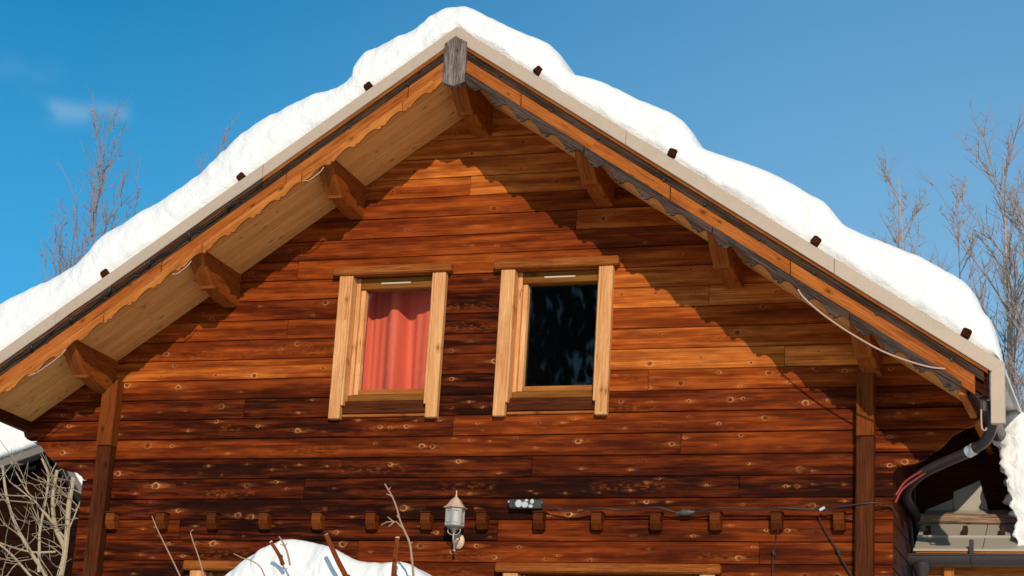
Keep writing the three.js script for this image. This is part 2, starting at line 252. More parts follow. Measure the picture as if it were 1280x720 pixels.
      // torn, resinous patches where the figure breaks
      const fl = sst(0.72, 0.82, vn(x * 1.35 + 5, k * 7.7, 81)) * Math.exp(-Math.pow((t0 - 0.05 - 0.09 * hash(k, Math.floor(x * 1.35 + 5.5), 82)) / 0.035, 2)) * sst(0.42, 0.78, fbm(x * 30, t0 * 85, 83, 4)); c = mix3(c, mix3(amber, honey, 0.6), fl * 0.3);
      // blackened line of dirt along the board's lap
      const lap = Math.exp(-t0 / 0.008) * 0.6 * vn(x * 2, k, 6) + Math.exp(-(0.1812 - t0) / 0.006) * 0.5 * vn(x * 3, k, 8); c = mix3(c, soot, lap);
      const q = (j * W + i) * 4; d[q] = enc(c[0]); d[q + 1] = enc(c[1]); d[q + 2] = enc(c[2]); d[q + 3] = 255;
      const hv = Math.round(255 * clamp(relief)); b[q] = b[q + 1] = b[q + 2] = hv; b[q + 3] = 255;
    }
  }
  const mp = dataTex(W, H, d, true), bp = dataTex(W, H, b, false);
  return new THREE.MeshPhysicalMaterial({ map: mp, bumpMap: bp, bumpScale: 0.005, roughness: 0.6, specularIntensity: 0.08 });
})();

// cladding boards, each its own piece
const wall = sub('front_wall', chalet);
const topAt = x => soffitC + 0.03 - m * Math.abs(x);
const xAtTop = y => (soffitC + 0.03 - y) / m;
function wallUV(g) { const P = g.attributes.position, uv = g.attributes.uv; for (let i = 0; i < P.count; i++) uv.setXY(i, (P.getX(i) - WX0) / WW, (P.getY(i) - WY0) / WH); return g; }
const jr = mulberry(5);
function board(x0, x1, y0, y1, k, ends) {
  const gap = 0.0022; y0 += gap; y1 -= gap; x0 += 0.0012; x1 -= 0.0012;
  let pts = [[x0, y0], [x1, y0], [x1, y1], [x0, y1]];
  if (ends && ends.l) pts = [[x1, y0], [x1, y1], ...ends.l]; else if (ends && ends.r) pts = [[x0, y1], [x0, y0], ...ends.r];
  // clip by the roof line
  const out = []; const f = p => topAt(p[0]) - p[1];
  const clip = (pp, side) => { const r = []; const g = p => soffitC + 0.03 + side * m * p[0] - p[1]; for (let i = 0; i < pp.length; i++) { const a = pp[i], b2 = pp[(i + 1) % pp.length], ga = g(a), gb = g(b2); if (ga >= 0) r.push(a); if (ga * gb < 0) { const t = ga / (ga - gb); r.push([mix(a[0], b2[0], t), mix(a[1], b2[1], t)]); } } return r; };
  let q = clip(clip(pts, -1), 1); if (q.length < 3) return;
  let area = 0; for (let i = 0; i < q.length; i++) { const a = q[i], c = q[(i + 1) % q.length]; area += a[0] * c[1] - a[1] * c[0]; } if (Math.abs(area) < 0.006) return;
  if (area < 0) q.reverse();
  const dz = (jr() - 0.5) * 0.004;
  let g = prism(q, -0.03 + dz, 0 + dz, 0.0045); const low = y0 < WY0 + 0.05;
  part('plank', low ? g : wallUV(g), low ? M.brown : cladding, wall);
}
const profL = (k) => {   // stepped and curved ends of the boards that run past the corner
  const A = { 3: [[-4.33, 5.752], [-4.33, 5.578]], 4: [[-4.33, 5.568], [-4.325, 5.50], [-4.30, 5.44], [-4.27, 5.415], [-4.235, 5.40]], 5: [[-4.20, 5.388], [-4.17, 5.37], [-4.11, 5.345], [-4.075, 5.30], [-4.03, 5.25], [-3.985, 5.215]], 6: [[-3.95, 5.206], [-3.90, 5.15], [-3.82, 5.115], [-3.72, 5.10], [-3.655, 5.06], [-3.64, 5.035]] };
  return A[k];
};
for (let k = -13; k <= 24; k++) {
  const y1 = CY(k), y0 = CY(k + 1), ext = k >= 3 && k <= 6, X = k <= 2 ? 4.4 : ext ? 4.4 : 3.645;
  const cuts = [-X, X];
  for (const q of joints[k] || []) cuts.push(q);
  const holes = []; for (const w of winX) if (y1 > winY[0] + 0.02 && y0 < winY[1] - 0.02) holes.push(w); for (const w of lowWin) if (y1 > lowY[0] + 0.02 && y0 < lowY[1] - 0.02) holes.push(w);
  let segs = []; cuts.sort((a, b) => a - b); for (let i = 0; i < cuts.length - 1; i++) segs.push([cuts[i], cuts[i + 1]]);
  for (const h of holes) segs = segs.flatMap(([a, b]) => b <= h[0] || a >= h[1] ? [[a, b]] : [[a, Math.min(b, h[0])], [Math.max(a, h[1]), b]].filter(([p, q]) => q - p > 0.02));
  for (const [a, b] of segs) {
    const pl = profL(k);
    if (pl && a === -X) board(a, b, y0, y1, k, { l: pl.map(p => [p[0], clamp(p[1], y0 + 0.003, y1 - 0.003)]) });
    else if (pl && b === X) board(a, b, y0, y1, k, { r: pl.map(p => [-p[0], clamp(p[1], y0 + 0.003, y1 - 0.003)]).reverse() });
    else board(a, b, y0, y1, k);
  }
}
// solid wall behind the boards, with the openings
{
  const gs = []; const bx = (x0, x1, y0, y1) => gs.push(box3(x0, x1, y0, y1, -0.16, -0.034, 0.001));
  const ys = [[1.6, lowY[0], []], [lowY[0], lowY[1], lowWin], [lowY[1], winY[0], []], [winY[0], winY[1], winX]];
  for (const [a, b, hs] of ys) { let x = -3.6; for (const h of hs) { bx(x, h[0] - 0.004, a, b); x = h[1] + 0.004; } bx(x, 3.6, a, b); }
  gs.push(prism([[-2.4, 6.852], [2.4, 6.852], [0, 8.44]], -0.16, -0.034, 0), prism([[-3.6, 6.852], [-3.6, 5.9], [-2.4, 6.852]].reverse(), -0.16, -0.034, 0), prism([[3.6, 6.852], [2.4, 6.852], [3.6, 5.9]].reverse(), -0.16, -0.034, 0));
  part('wall_core', mergeGeometries(gs.map(g => { g.computeVertexNormals(); return g; })), M.honey, wall);
}
for (const s of [-1, 1]) { const q = [[3.5, 5.05], [3.63, 5.06], [3.74, 5.11], [3.88, 5.155], [3.97, 5.225], [4.06, 5.31], [4.12, 5.36], [4.22, 5.42], [4.3, 5.5], [4.3, 5.74], [3.5, 6.1]].map(p => [s * p[0], p[1]]); if (s < 0) q.reverse(); part('bracket_core', prism(q, -0.07, -0.034, 0.002), M.dark, wall); }
part('back_wall', box3(-3.6, 3.6, 1.6, 8.2, -8, -7.9, 0.01), M.dark, chalet);
// side walls, boarded
for (const s of [-1, 1]) { const w = sub('side_wall', chalet); for (let k = 2; k <= 24; k++) { const y1 = CY(k), y0 = CY(k + 1); part('plank', box3(s > 0 ? 3.60 : -3.63, s > 0 ? 3.63 : -3.60, y0 + 0.003, y1 - 0.003, -8, -0.035, 0.006), M.brown, w); } part('wall_core', box3(s > 0 ? 3.52 : -3.597, s > 0 ? 3.597 : -3.52, 1.6, 6.1, -7.9, -0.165, 0.005), M.interior, w); }
part('floor_slab', box3(-3.5, 3.5, 4.55, 4.68, -7.88, -0.17, 0.01), M.interior, chalet);
part('partition', box3(-0.05, 0.05, 4.69, 7.9, -7.88, -0.17, 0.01), M.interior, chalet);

// posts under the outer purlins
for (const s of [-1, 1]) {
  const xc = s > 0 ? 3.435 : -3.40, w = 0.07;
  const p = sub('corner_post', chalet);
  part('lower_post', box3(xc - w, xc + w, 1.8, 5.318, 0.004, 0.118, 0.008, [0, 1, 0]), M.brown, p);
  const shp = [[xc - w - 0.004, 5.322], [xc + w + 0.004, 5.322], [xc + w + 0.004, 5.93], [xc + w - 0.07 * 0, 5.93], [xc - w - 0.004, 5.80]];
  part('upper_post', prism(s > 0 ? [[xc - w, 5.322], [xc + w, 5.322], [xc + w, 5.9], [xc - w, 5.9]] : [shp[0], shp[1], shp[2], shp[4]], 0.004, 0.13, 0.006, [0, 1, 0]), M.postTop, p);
}

// purlins with curved console ends
function purlinGeo(w, h) {
  const pr = [[-0.02, 0.09], [0.765, 0.09], [0.765, -0.03], [0.745, -0.075], [0.70, -0.12], [0.64, -0.17], [0.575, -0.215], [0.52, -0.25], [0.505, -0.27], [0.455, -0.272], [0.445, -0.245], [0.40, -0.25], [0.31, -0.278], [0.2, -0.292], [0.1, -0.296], [-0.02, -0.298]].reverse();
  const g = prism(pr, -w / 2, w / 2, 0.008, [1, 0, 0]); g.rotateY(-Math.PI / 2); return g;
}
const pg = purlinGeo(0.145);
for (let k = -3; k <= 3; k++) { const x = k === 0 ? 0.0 : k * 1.16 + (k < 0 ? -0.01 : 0); const o = part('purlin', pg, M.purlin, chalet); o.position.set(x, soffitC - m * (Math.abs(x) - (k ? 0.06 : -0.02)) - 0.0 - (k ? 0.0 : 0.03), 0.004); }

// roof: boarded soffit, roof body, metal edge, barge boards, scalloped valance
const rake = (c0, c1, x0, x1, s) => s > 0 ? [[x0, c0 - m * x0], [x1, c0 - m * x1], [x1, c1 - m * x1], [x0, c1 - m * x0]].reverse() : [[-x0, c0 - m * x0], [-x1, c0 - m * x1], [-x1, c1 - m * x1], [-x0, c1 - m * x0]];
const roof = sub('roof', chalet);
const ang = s => [1, -s * m, 0];
for (const s of [-1, 1]) {
  const sof = sub('soffit', chalet), zs = [0.003, 0.163, 0.323, 0.483, 0.643, 0.80];
  for (let i = 0; i < 5; i++) part('plank', prism(rake(soffitC, soffitC + 0.028, 0.002, 4.24, s), zs[i] + 0.0015, zs[i + 1] - 0.0015, 0.005, ang(s)), i % 2 ? M.soffit : M.soffitB, sof);
  part('soffit_panel', prism(rake(soffitC + 0.001, soffitC + 0.028, 0.002, 4.24, s), -8, -0.0, 0, ang(s)), M.brown, sof);
  part('eave_board', box3(s > 0 ? 4.245 : -4.30, s > 0 ? 4.30 : -4.245, 5.475, 5.63, -8, 0.775, 0.006), s > 0 ? M.orange : M.brown, chalet);
  part('roof_body', prism(rake(soffitC + 0.031, 8.775, 0.0005, 4.30, s), -8.1, 0.70, 0, ang(s)), M.dark, roof);
  part('verge_rafter', prism(rake(soffitC + 0.031, 8.775, 0.0005, 4.47, s), 0.702, 0.79, 0, ang(s)), M.dark, roof);
  part('roof_sheet', prism(rake(8.777, 8.795, 0.0005, 4.33, s), -8.1, 0.70, 0, ang(s)), M.roofMetal, roof);
  { const mc = s < 0 ? [0, 1.72, 3.6, 4.585] : [0, 1.56, 3.3, 4.585]; for (let i = 0; i < 3; i++) part('metal_verge', prism(rake(8.685 - i * 0.0008, 8.812 + i * 0.0008, mc[i] - (i ? 0.0 : 0), mc[i + 1] + (i < 2 ? -0.0025 : 0), s), 0.797, 0.853 + (i % 2) * 0.0025, 0.004, ang(s), 1, 1), M.flashing, roof); }
  // loose vertical end of the verge at the eave
  const x0 = s > 0 ? 4.492 : -4.597, x1 = s > 0 ? 4.597 : -4.492;
  part('verge_end', s > 0 ? prism([[x0, 5.235], [x1, 5.235], [x1, 5.705], [x0, 5.63]], 0.80, 0.8555, 0.004, [0, 1, 0], 1, 1) : box3(x0, x1, 5.235, 5.66, 0.80, 0.8555, 0.004), M.flashing, roof);
  part('eave_fascia', box3(s > 0 ? 4.305 : -4.325, s > 0 ? 4.325 : -4.305, 5.50, 5.84, -8, 0.69, 0.004), M.brown, roof);
  part('batten', prism(rake(8.652, 8.690, 0.075, 4.47, s), 0.80, 0.838, 0.003, ang(s)), M.lintel, roof);
  part('weathered_board', prism(rake(8.572, 8.648, 0.085, 4.44, s), 0.80, 0.826, 0.004, ang(s)), M.weather, roof);
  // barge board in lengths, butted with a little play
  const cuts = s < 0 ? [0.09, 0.42, 1.5, 2.62, 4.40] : [0.09, 0.62, 1.95, 2.95, 4.38];
  for (let i = 0; i < 4; i++) part('barge_board', prism(rake(8.425 + (i % 2 ? 0.004 : 0), 8.574, cuts[i], cuts[i + 1] - 0.006, s), 0.80 - (i % 2 ? 0.003 : 0), 0.832 + (i % 2 ? 0.004 : 0), 0.006, ang(s)), M.barge, roof);
  // valance with scallops and small teeth, in lengths
  const vr = mulberry(s + 40), P = 0.222, mat = s < 0 ? M.orange : M.valance;
  const vcuts = s < 0 ? [0.1, 0.45, 1.34, 2.23, 3.12, 4.3] : [0.1, 1.21, 2.32, 3.43, 4.28];
  for (let q = 0; q < vcuts.length - 1; q++) {
    const top = [], bot = [], a = vcuts[q], e = vcuts[q + 1] - 0.004, c1 = 8.452 + vr() * 0.006;
    for (let x = a; x < e; x += 0.0111) { const f = ((x / P) % 1 + 1) % 1; let dpt; if (f < 0.7) dpt = 0.05 * Math.pow(Math.sin(Math.pow(f / 0.7, 0.8) * Math.PI), 0.8) - 0.016 * (f / 0.7); else if (f < 0.85) dpt = -0.016 + 0.028 * ((f - 0.7) / 0.15); else dpt = -0.02 + 0.02 * ((f - 0.85) / 0.15); bot.push([x, (s < 0 ? 8.352 : 8.345) + dpt * (s < 0 ? 0.7 : 1)]); }
    top.push([a, c1], [e, c1]);
    const pts = [...bot.map(p => [s * p[0], p[1] - m * p[0]]), ...top.reverse().map(p => [s * p[0], p[1] - m * p[0]])];
    if (s < 0) pts.reverse();
    part('valance', prism(pts, 0.836 + vr() * 0.004, 0.858 + vr() * 0.004, 0.003, ang(s)), mat, roof);
  }
  // screws and cable clips along the weathered board
  for (let i = 0; i < 9; i++) { const x = 0.35 + i * 0.46 + vr() * 0.2; const g = cbox(0.022, 0.03, 0.02, 0.004); g.translate(s * x, 8.60 + (vr() - 0.5) * 0.05 - m * x, 0.834); part('clip', g, M.black, roof); }
}
part('ridge_cap', prism([[-0.2, 8.80 - 0.13], [0, 8.814], [0.2, 8.80 - 0.13], [0.2, 8.865 - 0.13], [0, 8.872], [-0.2, 8.865 - 0.13]], -8, 0.80, 0.004, [0, 0, 1], 1, 1), M.flashing, roof);
part('king_post', prism([[-0.098, 8.292], [0.006, 8.252], [0.108, 8.288], [0.104, 8.655], [0, 8.72], [-0.098, 8.655]], 0.80, 0.872, 0.008, [0, 1, 0], 1.2, 0.5), M.king, roof);
// poles that hold the snow back, their ends showing beyond the metal
for (const x of [-3.17, -1.93, -0.79, 0.74, 1.94, 3.135, 4.30]) { const sg = Math.sign(x); const g = cbox(0.074, 0.074, 8.4, 0.012); const o = part('snow_guard', g, M.dark, roof); o.position.set(x + sg * 0.01, 8.862 - m * Math.abs(x), 0.835 - 4.2); o.rotation.z = -sg * 0.595 + (hash(Math.round(x * 10), 1, 1) - 0.5) * 0.5; }

// joist ends
{
  const pr = [[0, 0], [0.062, 0], [0.1, 0.05], [0.1, 0.135], [0, 0.135]]; // z, y
  const g = prism(pr, -0.043, 0.043, 0.004, [1, 0, 0]); g.rotateY(-Math.PI / 2);
  const cap = cbox(0.098, 0.012, 0.112, 0.002); cap.translate(0, 0.143, 0.056);
  const mats = [[0.5, 0.42, 0.36], [0.34, 0.26, 0.22], [0.24, 0.18, 0.16]].map(t => wood(setOrange, 0.6, 0.003, t));
  for (let i = 0; i < 14; i++) { const o = part('joist_end', g, mats[[0, 1, 2, 1, 0, 1, 1, 2, 2, 1, 2, 1, 2, 1][i]], chalet); o.position.set(-3.268 + 0.5 * i, 4.572, 0.003); o.rotation.z = (hash(i, 3, 3) - 0.5) * 0.05; part('cap_board', cap, M.brown, o); }
}

// windows
function makeWindow(x0, x1, yb, yt, glassY0, wide) {
  const w = sub('window', chalet), cw = 0.108;
  const lint = part('lintel', box3(x0 - 0.175, x1 + 0.155, yt - 0.002, yt + 0.078, 0.005, 0.09, 0.012), M.lintel, w);
  part('casing', box3(x0 - cw, x0 - 0.001, yb - 0.02, yt - 0.004, 0.004, 0.068, 0.006, [0, 1, 0]), M.pale, w);
  part('casing', box3(x1 + 0.001, x1 + cw, yb - 0.022, yt - 0.004, 0.004, 0.068, 0.006, [0, 1, 0]), M.pale, w);
  part('jamb', box3(x0, x0 + 0.02, yb + 0.1, yt - 0.003, -0.155, 0.064, 0.004, [0, 1, 0]), M.pale, w);
  part('jamb', box3(x1 - 0.02, x1, yb + 0.1, yt - 0.003, -0.155, 0.064, 0.004, [0, 1, 0]), M.pale, w);
  part('frame', box3(x0 + 0.021, x0 + 0.058, yb + 0.15, yt - 0.005, -0.15, -0.035, 0.005, [0, 1, 0]), M.pale, w);
  part('frame', box3(x1 - 0.04, x1 - 0.021, yb + 0.15, yt - 0.005, -0.15, -0.035, 0.005, [0, 1, 0]), M.pale, w);
  part('frame', box3(x0 + 0.059, x1 - 0.041, yt - 0.105, yt - 0.006, -0.15, -0.037, 0.005), M.olive, w);  // head rail: the shade under the lintel is put into its olive colour
  part('frame', box3(x0 + 0.021, x1 - 0.021, yb + 0.125, yb + 0.215, -0.152, -0.03, 0.008), M.olive, w);
  part('sash', box3(x0 + 0.060, x0 + 0.104, glassY0 - 0.05, yt - 0.107, -0.13, -0.056, 0.006, [0, 1, 0]), M.paleBright, w);
  part('sash', box3(x1 - 0.062, x1 - 0.042, glassY0 - 0.05, yt - 0.107, -0.13, -0.056, 0.006, [0, 1, 0]), M.pale, w);
  part('sash', box3(x0 + 0.105, x1 - 0.063, glassY0 - 0.052, glassY0, -0.13, -0.058, 0.008), M.honey, w);
  const gw = x1 - x0 - 0.167;
  const p2 = new THREE.PlaneGeometry(gw, yt - 0.104 - glassY0); for (const dz of [-0.1, -0.118]) { const o = part('pane', p2, M.glass, w, [(x0 + x1) / 2 + 0.021, (yt - 0.104 + glassY0) / 2, dz]); o.rotation.set(0.002 * dz * 20, 0.004, 0); }
  part('vent', box3((x0 + x1) / 2 - 0.14, (x0 + x1) / 2 + 0.14, yt - 0.066, yt - 0.05, -0.036, -0.028, 0.004), M.vent, w);
  part('sill_board', box3(x0 + 0.001, x1 - 0.001, yb + 0.035, yb + 0.148, -0.03, 0.012, 0.006), M.brown, w);
  part('sill_drip', box3(x0 + 0.001, x1 - 0.001, yb + 0.002, yb + 0.026, -0.03, 0.022, 0.006), M.honey, w);
}
for (const q of winX) makeWindow(q[0], q[1], winY[0], winY[1], 5.832);
for (const q of lowWin) makeWindow(q[0], q[1], lowY[0], lowY[1], lowY[0] + 0.27, true);

// eave gutter, its swan-neck pipe
{
  const sh = []; for (let i = 0; i <= 12; i++) { const a = Math.PI + i / 12 * Math.PI; sh.push([0.062 * Math.cos(a), 0.062 * Math.sin(a)]); } for (let i = 12; i >= 0; i--) { const a = Math.PI + i / 12 * Math.PI; sh.push([0.057 * Math.cos(a), 0.057 * Math.sin(a)]); }
  { const g = prism(sh, -8, 0.78, 0, [0, 0, 1], 1, 1); g.translate(4.395, 5.52, 0); part('gutter', g, M.gutter, chalet); }
  const pipe = smoothTube([[4.44, 5.47, 0.56], [4.475, 5.32, 0.56], [4.43, 5.20, 0.5], [4.30, 5.135, 0.38], [4.08, 5.085, 0.2], [3.88, 5.03, 0.03], [3.74, 4.96, -0.16], [3.69, 4.92, -0.4], [3.685, 4.88, -1.0], [3.685, 4.7, -1.22], [3.685, 2, -1.24]], 0.042, 80, 12);
  part('downpipe', pipe, M.gutter, chalet);
  const o = new THREE.CatmullRomCurve3([[4.33, 5.147, 0.405], [4.27, 5.126, 0.355]].map(V)); part('pipe_collar', new THREE.TubeGeometry(o, 2, 0.047, 12), M.alu, chalet);
  part('hanger_board', box3(4.40, 4.455, 5.36, 5.60, 0.70, 0.735, 0.006, [0, 1, 0]), M.grey, chalet);
}

// snow on the roof
function snowSheet(top, bottom, zf, ze, zb, seed, amp = 0.02, nS = 520, nF = 26, nB = 30, setBack = false, xj = 0) {
  const ct = new THREE.CatmullRomCurve3(top.map(p => new THREE.Vector3(p[0], p[1], 0)), false, 'centripetal');
  const pos = [], uv = [], id = [], C = nF + nB + 1;
  for (let i = 0; i <= nS; i++) {
    const t = ct.getPoint(i / nS), [bx, by] = bottom(t.x, t.y);
    for (let j = 0; j < C; j++) {
      let x, y, z, f;
      if (j <= nF) { const a = j / nF * Math.PI / 2; f = Math.pow(Math.sin(a), 0.9); x = mix(bx, t.x, f); y = mix(by, t.y, f); z = ze + (zf - ze) * Math.pow(Math.cos(a), 0.62); if (j < 3) z -= (3 - j) * 0.012; }
      else { f = 1; const q = (j - nF) / nB; z = mix(ze, zb, q * q); x = t.x; y = t.y - 0.03 * sst(0, 1, q); }
      if (setBack && Math.abs(x) > 3.6) x -= Math.sign(x) * (Math.abs(x) - 3.6) * 0.28 * (1 - sst(0.15, 0.6, z));
      const s = (i / nS) * top.length * 0.5, n = fbm(x * 5 + 40, y * 5 + z * 4, seed, 4) - 0.5, n2 = fbm(x * 19, y * 19 + z * 13, seed + 5, 2) - 0.5, k = Math.min(1, f * 5);
      z += (n * 2.2 + n2 * 0.3 + (fbm(x * 11 + 7, y * 14 + z * 9, seed + 12, 2) - 0.5) * 0.5) * amp * k * (j <= nF ? 1 : 0.2); y += n * amp * 0.6 * k; if (xj) x += (fbm(y * 8 + 3, z * 6, seed + 9, 3) - 0.5) * xj * k;
      pos.push(x, y, z); uv.push((x + y * 0.3) * 0.7, (z + y) * 0.7);
    }
  }
  for (let i = 0; i < nS; i++) for (let j = 0; j < C - 1; j++) { const a = i * C + j; id.push(a, a + C, a + 1, a + 1, a + C, a + C + 1); }
  // underside and ends so that it is a solid body
  const base = pos.length / 3; for (let i = 0; i <= nS; i++) { const t = ct.getPoint(i / nS), [bx, by] = bottom(t.x, t.y); pos.push(bx, by, zb); uv.push(bx, by); }
  for (let i = 0; i < nS; i++) { const a = i * C, b = a + C - 1; id.push(a, base + i, a + C, a + C, base + i, base + i + 1); id.push(b, b + C, base + i, base + i, b + C, base + i + 1); }
  for (const i of [0, nS]) for (let j = 0; j < C - 1; j++) { const a = i * C + j; i ? id.push(a, base + i, a + 1) : id.push(a, a + 1, base + i); }
  const g = new THREE.BufferGeometry(); g.setAttribute('position', new THREE.Float32BufferAttribute(pos, 3)); g.setAttribute('uv', new THREE.Float32BufferAttribute(uv, 2)); g.setIndex(id); g.computeVertexNormals(); return g;
}
const snowTop = [[-4.60, 6.02], [-4.585, 6.25], [-4.5, 6.42], [-4.377, 6.507], [-3.955, 6.698], [-3.57, 6.895], [-3.447, 7.019], [-3.332, 7.155], [-3.106, 7.285], [-2.728, 7.49], [-2.452, 7.666], [-2.212, 7.898], [-1.974, 8.092], [-1.729, 8.237], [-1.398, 8.361], [-1.126, 8.426], [-1.026, 8.526], [-0.963, 8.672], [-0.87, 8.767], [-0.595, 8.861], [-0.427, 8.947], [-0.307, 9.045], [-0.19, 9.108], [-0.009, 9.097], [0.144, 9.03], [0.375, 8.883], [0.624, 8.765], [0.75, 8.703], [0.873, 8.582], [0.997, 8.40], [1.221, 8.328], [1.581, 8.128], [1.913, 7.955], [2.055, 7.811], [2.149, 7.665], [2.334, 7.575], [2.624, 7.461], [2.912, 7.3], [3.175, 7.122], [3.333, 6.935], [3.436, 6.866], [3.716, 6.74], [3.986, 6.61], [4.252, 6.442], [4.355, 6.321], [4.415, 6.19], [4.476, 6.104], [4.546, 5.86], [4.57, 5.74]];
tagged('roof_snow', snowSheet(snowTop, (x, y) => { const bx = clamp(x, -4.57, 4.57); return [bx, 8.800 - m * Math.abs(bx)]; }, 0.825, 0.52, -7.6, 3, 0.028, 620, 30, 30, true), M.snow, 'thick wavy blanket of snow lying on the timber house roof', 'snow');

// ================================================================ things on the front of the house
// curtain behind the first window
{
  const nx = 90, ny = 30, pos = [], uv = [], id = [], X0 = -1.24, X1 = -0.20, Y0 = 5.68, Y1 = 6.93;
  for (let j = 0; j <= ny; j++) for (let i = 0; i <= nx; i++) { const u = i / nx, v = j / ny, x = mix(X0, X1, u); const fold = Math.sin(u * 19 + 0.9 + 0.5 * Math.sin(v * 2)) + 0.4 * Math.sin(u * 34 + v * 0.8 + 1) + 0.1 * Math.sin(u * 77 + 2); pos.push(x + 0.008 * Math.sin(u * 19 + v), mix(Y0, Y1, v), -0.385 + fold * 0.075 * (1.1 - 0.35 * v)); uv.push(u * 2, v * 3); }
  for (let j = 0; j < ny; j++) for (let i = 0; i < nx; i++) { const a = j * (nx + 1) + i; id.push(a, a + 1, a + nx + 1, a + 1, a + nx + 2, a + nx + 1); }
  const g = new THREE.BufferGeometry(); g.setAttribute('position', new THREE.Float32BufferAttribute(pos, 3)); g.setAttribute('uv', new THREE.Float32BufferAttribute(uv, 2)); g.setIndex(id); g.computeVertexNormals();
  const mt = new THREE.MeshPhysicalMaterial({ roughness: 0.75, sheen: 0.4, side: THREE.DoubleSide }); mt.color.setRGB(0.72, 0.125, 0.06); mt.sheenColor = new THREE.Color().setRGB(0.5, 0.3, 0.25);
  tagged('curtain', g, mt, 'coral red curtain hanging in folds behind a window pane', 'curtain');
}
// wall lantern
{
  const L = thing('wall_lantern', 'small metal wall lantern with bell roof and glass panes', 'lantern', [0.02, 4.38, 0.02]);
  const cop = metal([0.72, 0.47, 0.31], 0.5, 0.1), gun = metal([0.42, 0.36, 0.3], 0.5, 0.15), frost = new THREE.MeshPhysicalMaterial({ transmission: 0.55, thickness: 0, roughness: 0.45, ior: 1.5 }); frost.color.setRGB(0.8, 0.78, 0.72);
  const lz = 0.13;
  const rf = new THREE.LatheGeometry([[0, 0.462], [0.012, 0.45], [0.024, 0.442], [0.045, 0.42], [0.062, 0.395], [0.08, 0.372], [0.102, 0.362], [0.1, 0.354], [0.0, 0.354]].map(p => new THREE.Vector2(...p)), 6); rf.translate(0, 0, lz); part('roof', rf.toNonIndexed(), cop, L).geometry.computeVertexNormals();
  const fin = new THREE.LatheGeometry([[0, 0.512], [0.004, 0.505], [0.007, 0.49], [0.004, 0.478], [0.009, 0.47], [0.006, 0.462], [0.014, 0.45], [0, 0.45]].map(p => new THREE.Vector2(...p)), 10); fin.translate(0, 0, lz); part('finial', fin, cop, L);
  for (let i = 0; i < 6; i++) { const a = i / 6 * 2 * Math.PI + 0.0; const q = cbox(0.012, 0.15, 0.012, 0.003); q.rotateZ(0); q.translate(0.076 * Math.sin(a), 0.279, lz + 0.076 * Math.cos(a)); part('frame_post', q, gun, L);
    const b = a + Math.PI / 6, pn = new THREE.PlaneGeometry(0.066, 0.144); pn.rotateY(b); pn.translate(0.0655 * Math.sin(b), 0.279, lz + 0.0655 * Math.cos(b)); part('pane', pn, frost, L);
    const fr = []; for (const [w, h, dx, dy] of [[0.05, 0.006, 0, 0.05], [0.05, 0.006, 0, -0.05], [0.006, 0.106, 0.022, 0], [0.006, 0.106, -0.022, 0]]) { const g = cbox(w, h, 0.006, 0.001); g.translate(dx, dy, 0.068); g.rotateY(b); g.translate(0, 0.279, lz); fr.push(g); } part('lattice', mergeGeometries(fr), gun, L); }
  const bs = new THREE.LatheGeometry([[0, 0.208], [0.084, 0.208], [0.086, 0.2], [0.07, 0.19], [0.03, 0.175], [0.018, 0.15], [0, 0.145]].map(p => new THREE.Vector2(...p)), 6); bs.translate(0, 0, lz); part('base', bs, gun, L);
  const bulbM = new THREE.MeshStandardMaterial({ roughness: 0.25 }); bulbM.color.setRGB(0.85, 0.84, 0.78);
  const bulb = new THREE.LatheGeometry([[0, 0.21], [0.014, 0.215], [0.014, 0.235], [0.02, 0.25], [0.022, 0.31], [0.018, 0.325], [0, 0.33]].map(p => new THREE.Vector2(...p)), 14); bulb.translate(0, 0, lz); part('bulb', bulb, bulbM, L);
  part('arm', mergeGeometries([smoothTube([[0, 0.16, lz], [0, 0.1, lz + 0.005], [0, 0.06, lz - 0.02], [0, 0.075, lz - 0.06], [0, 0.1, 0.02]], 0.009, 30, 8), smoothTube([[0.0, 0.06, lz - 0.02], [0.0, 0.03, lz - 0.03], [0, 0.005, lz - 0.035]], 0.006, 12, 8), smoothTube([[-0.05, 0.19, lz], [-0.055, 0.16, lz], [-0.03, 0.135, lz], [0, 0.13, lz]], 0.005, 16, 6), smoothTube([[0.05, 0.19, lz], [0.055, 0.16, lz], [0.03, 0.135, lz], [0, 0.13, lz]], 0.005, 16, 6)]), gun, L);
  const ball = new THREE.SphereGeometry(0.013, 12, 8); ball.translate(0, 0.005, lz - 0.035); part('drop', ball, gun, L);
  const pl = new THREE.LatheGeometry([[0, 0.026], [0.03, 0.024], [0.048, 0.014], [0.052, 0], [0, 0]].map(p => new THREE.Vector2(...p)), 18); pl.rotateX(Math.PI / 2); pl.scale(1, 1.35, 1); pl.translate(0, 0.1, -0.012); part('wall_plate', pl, cop, L);
}
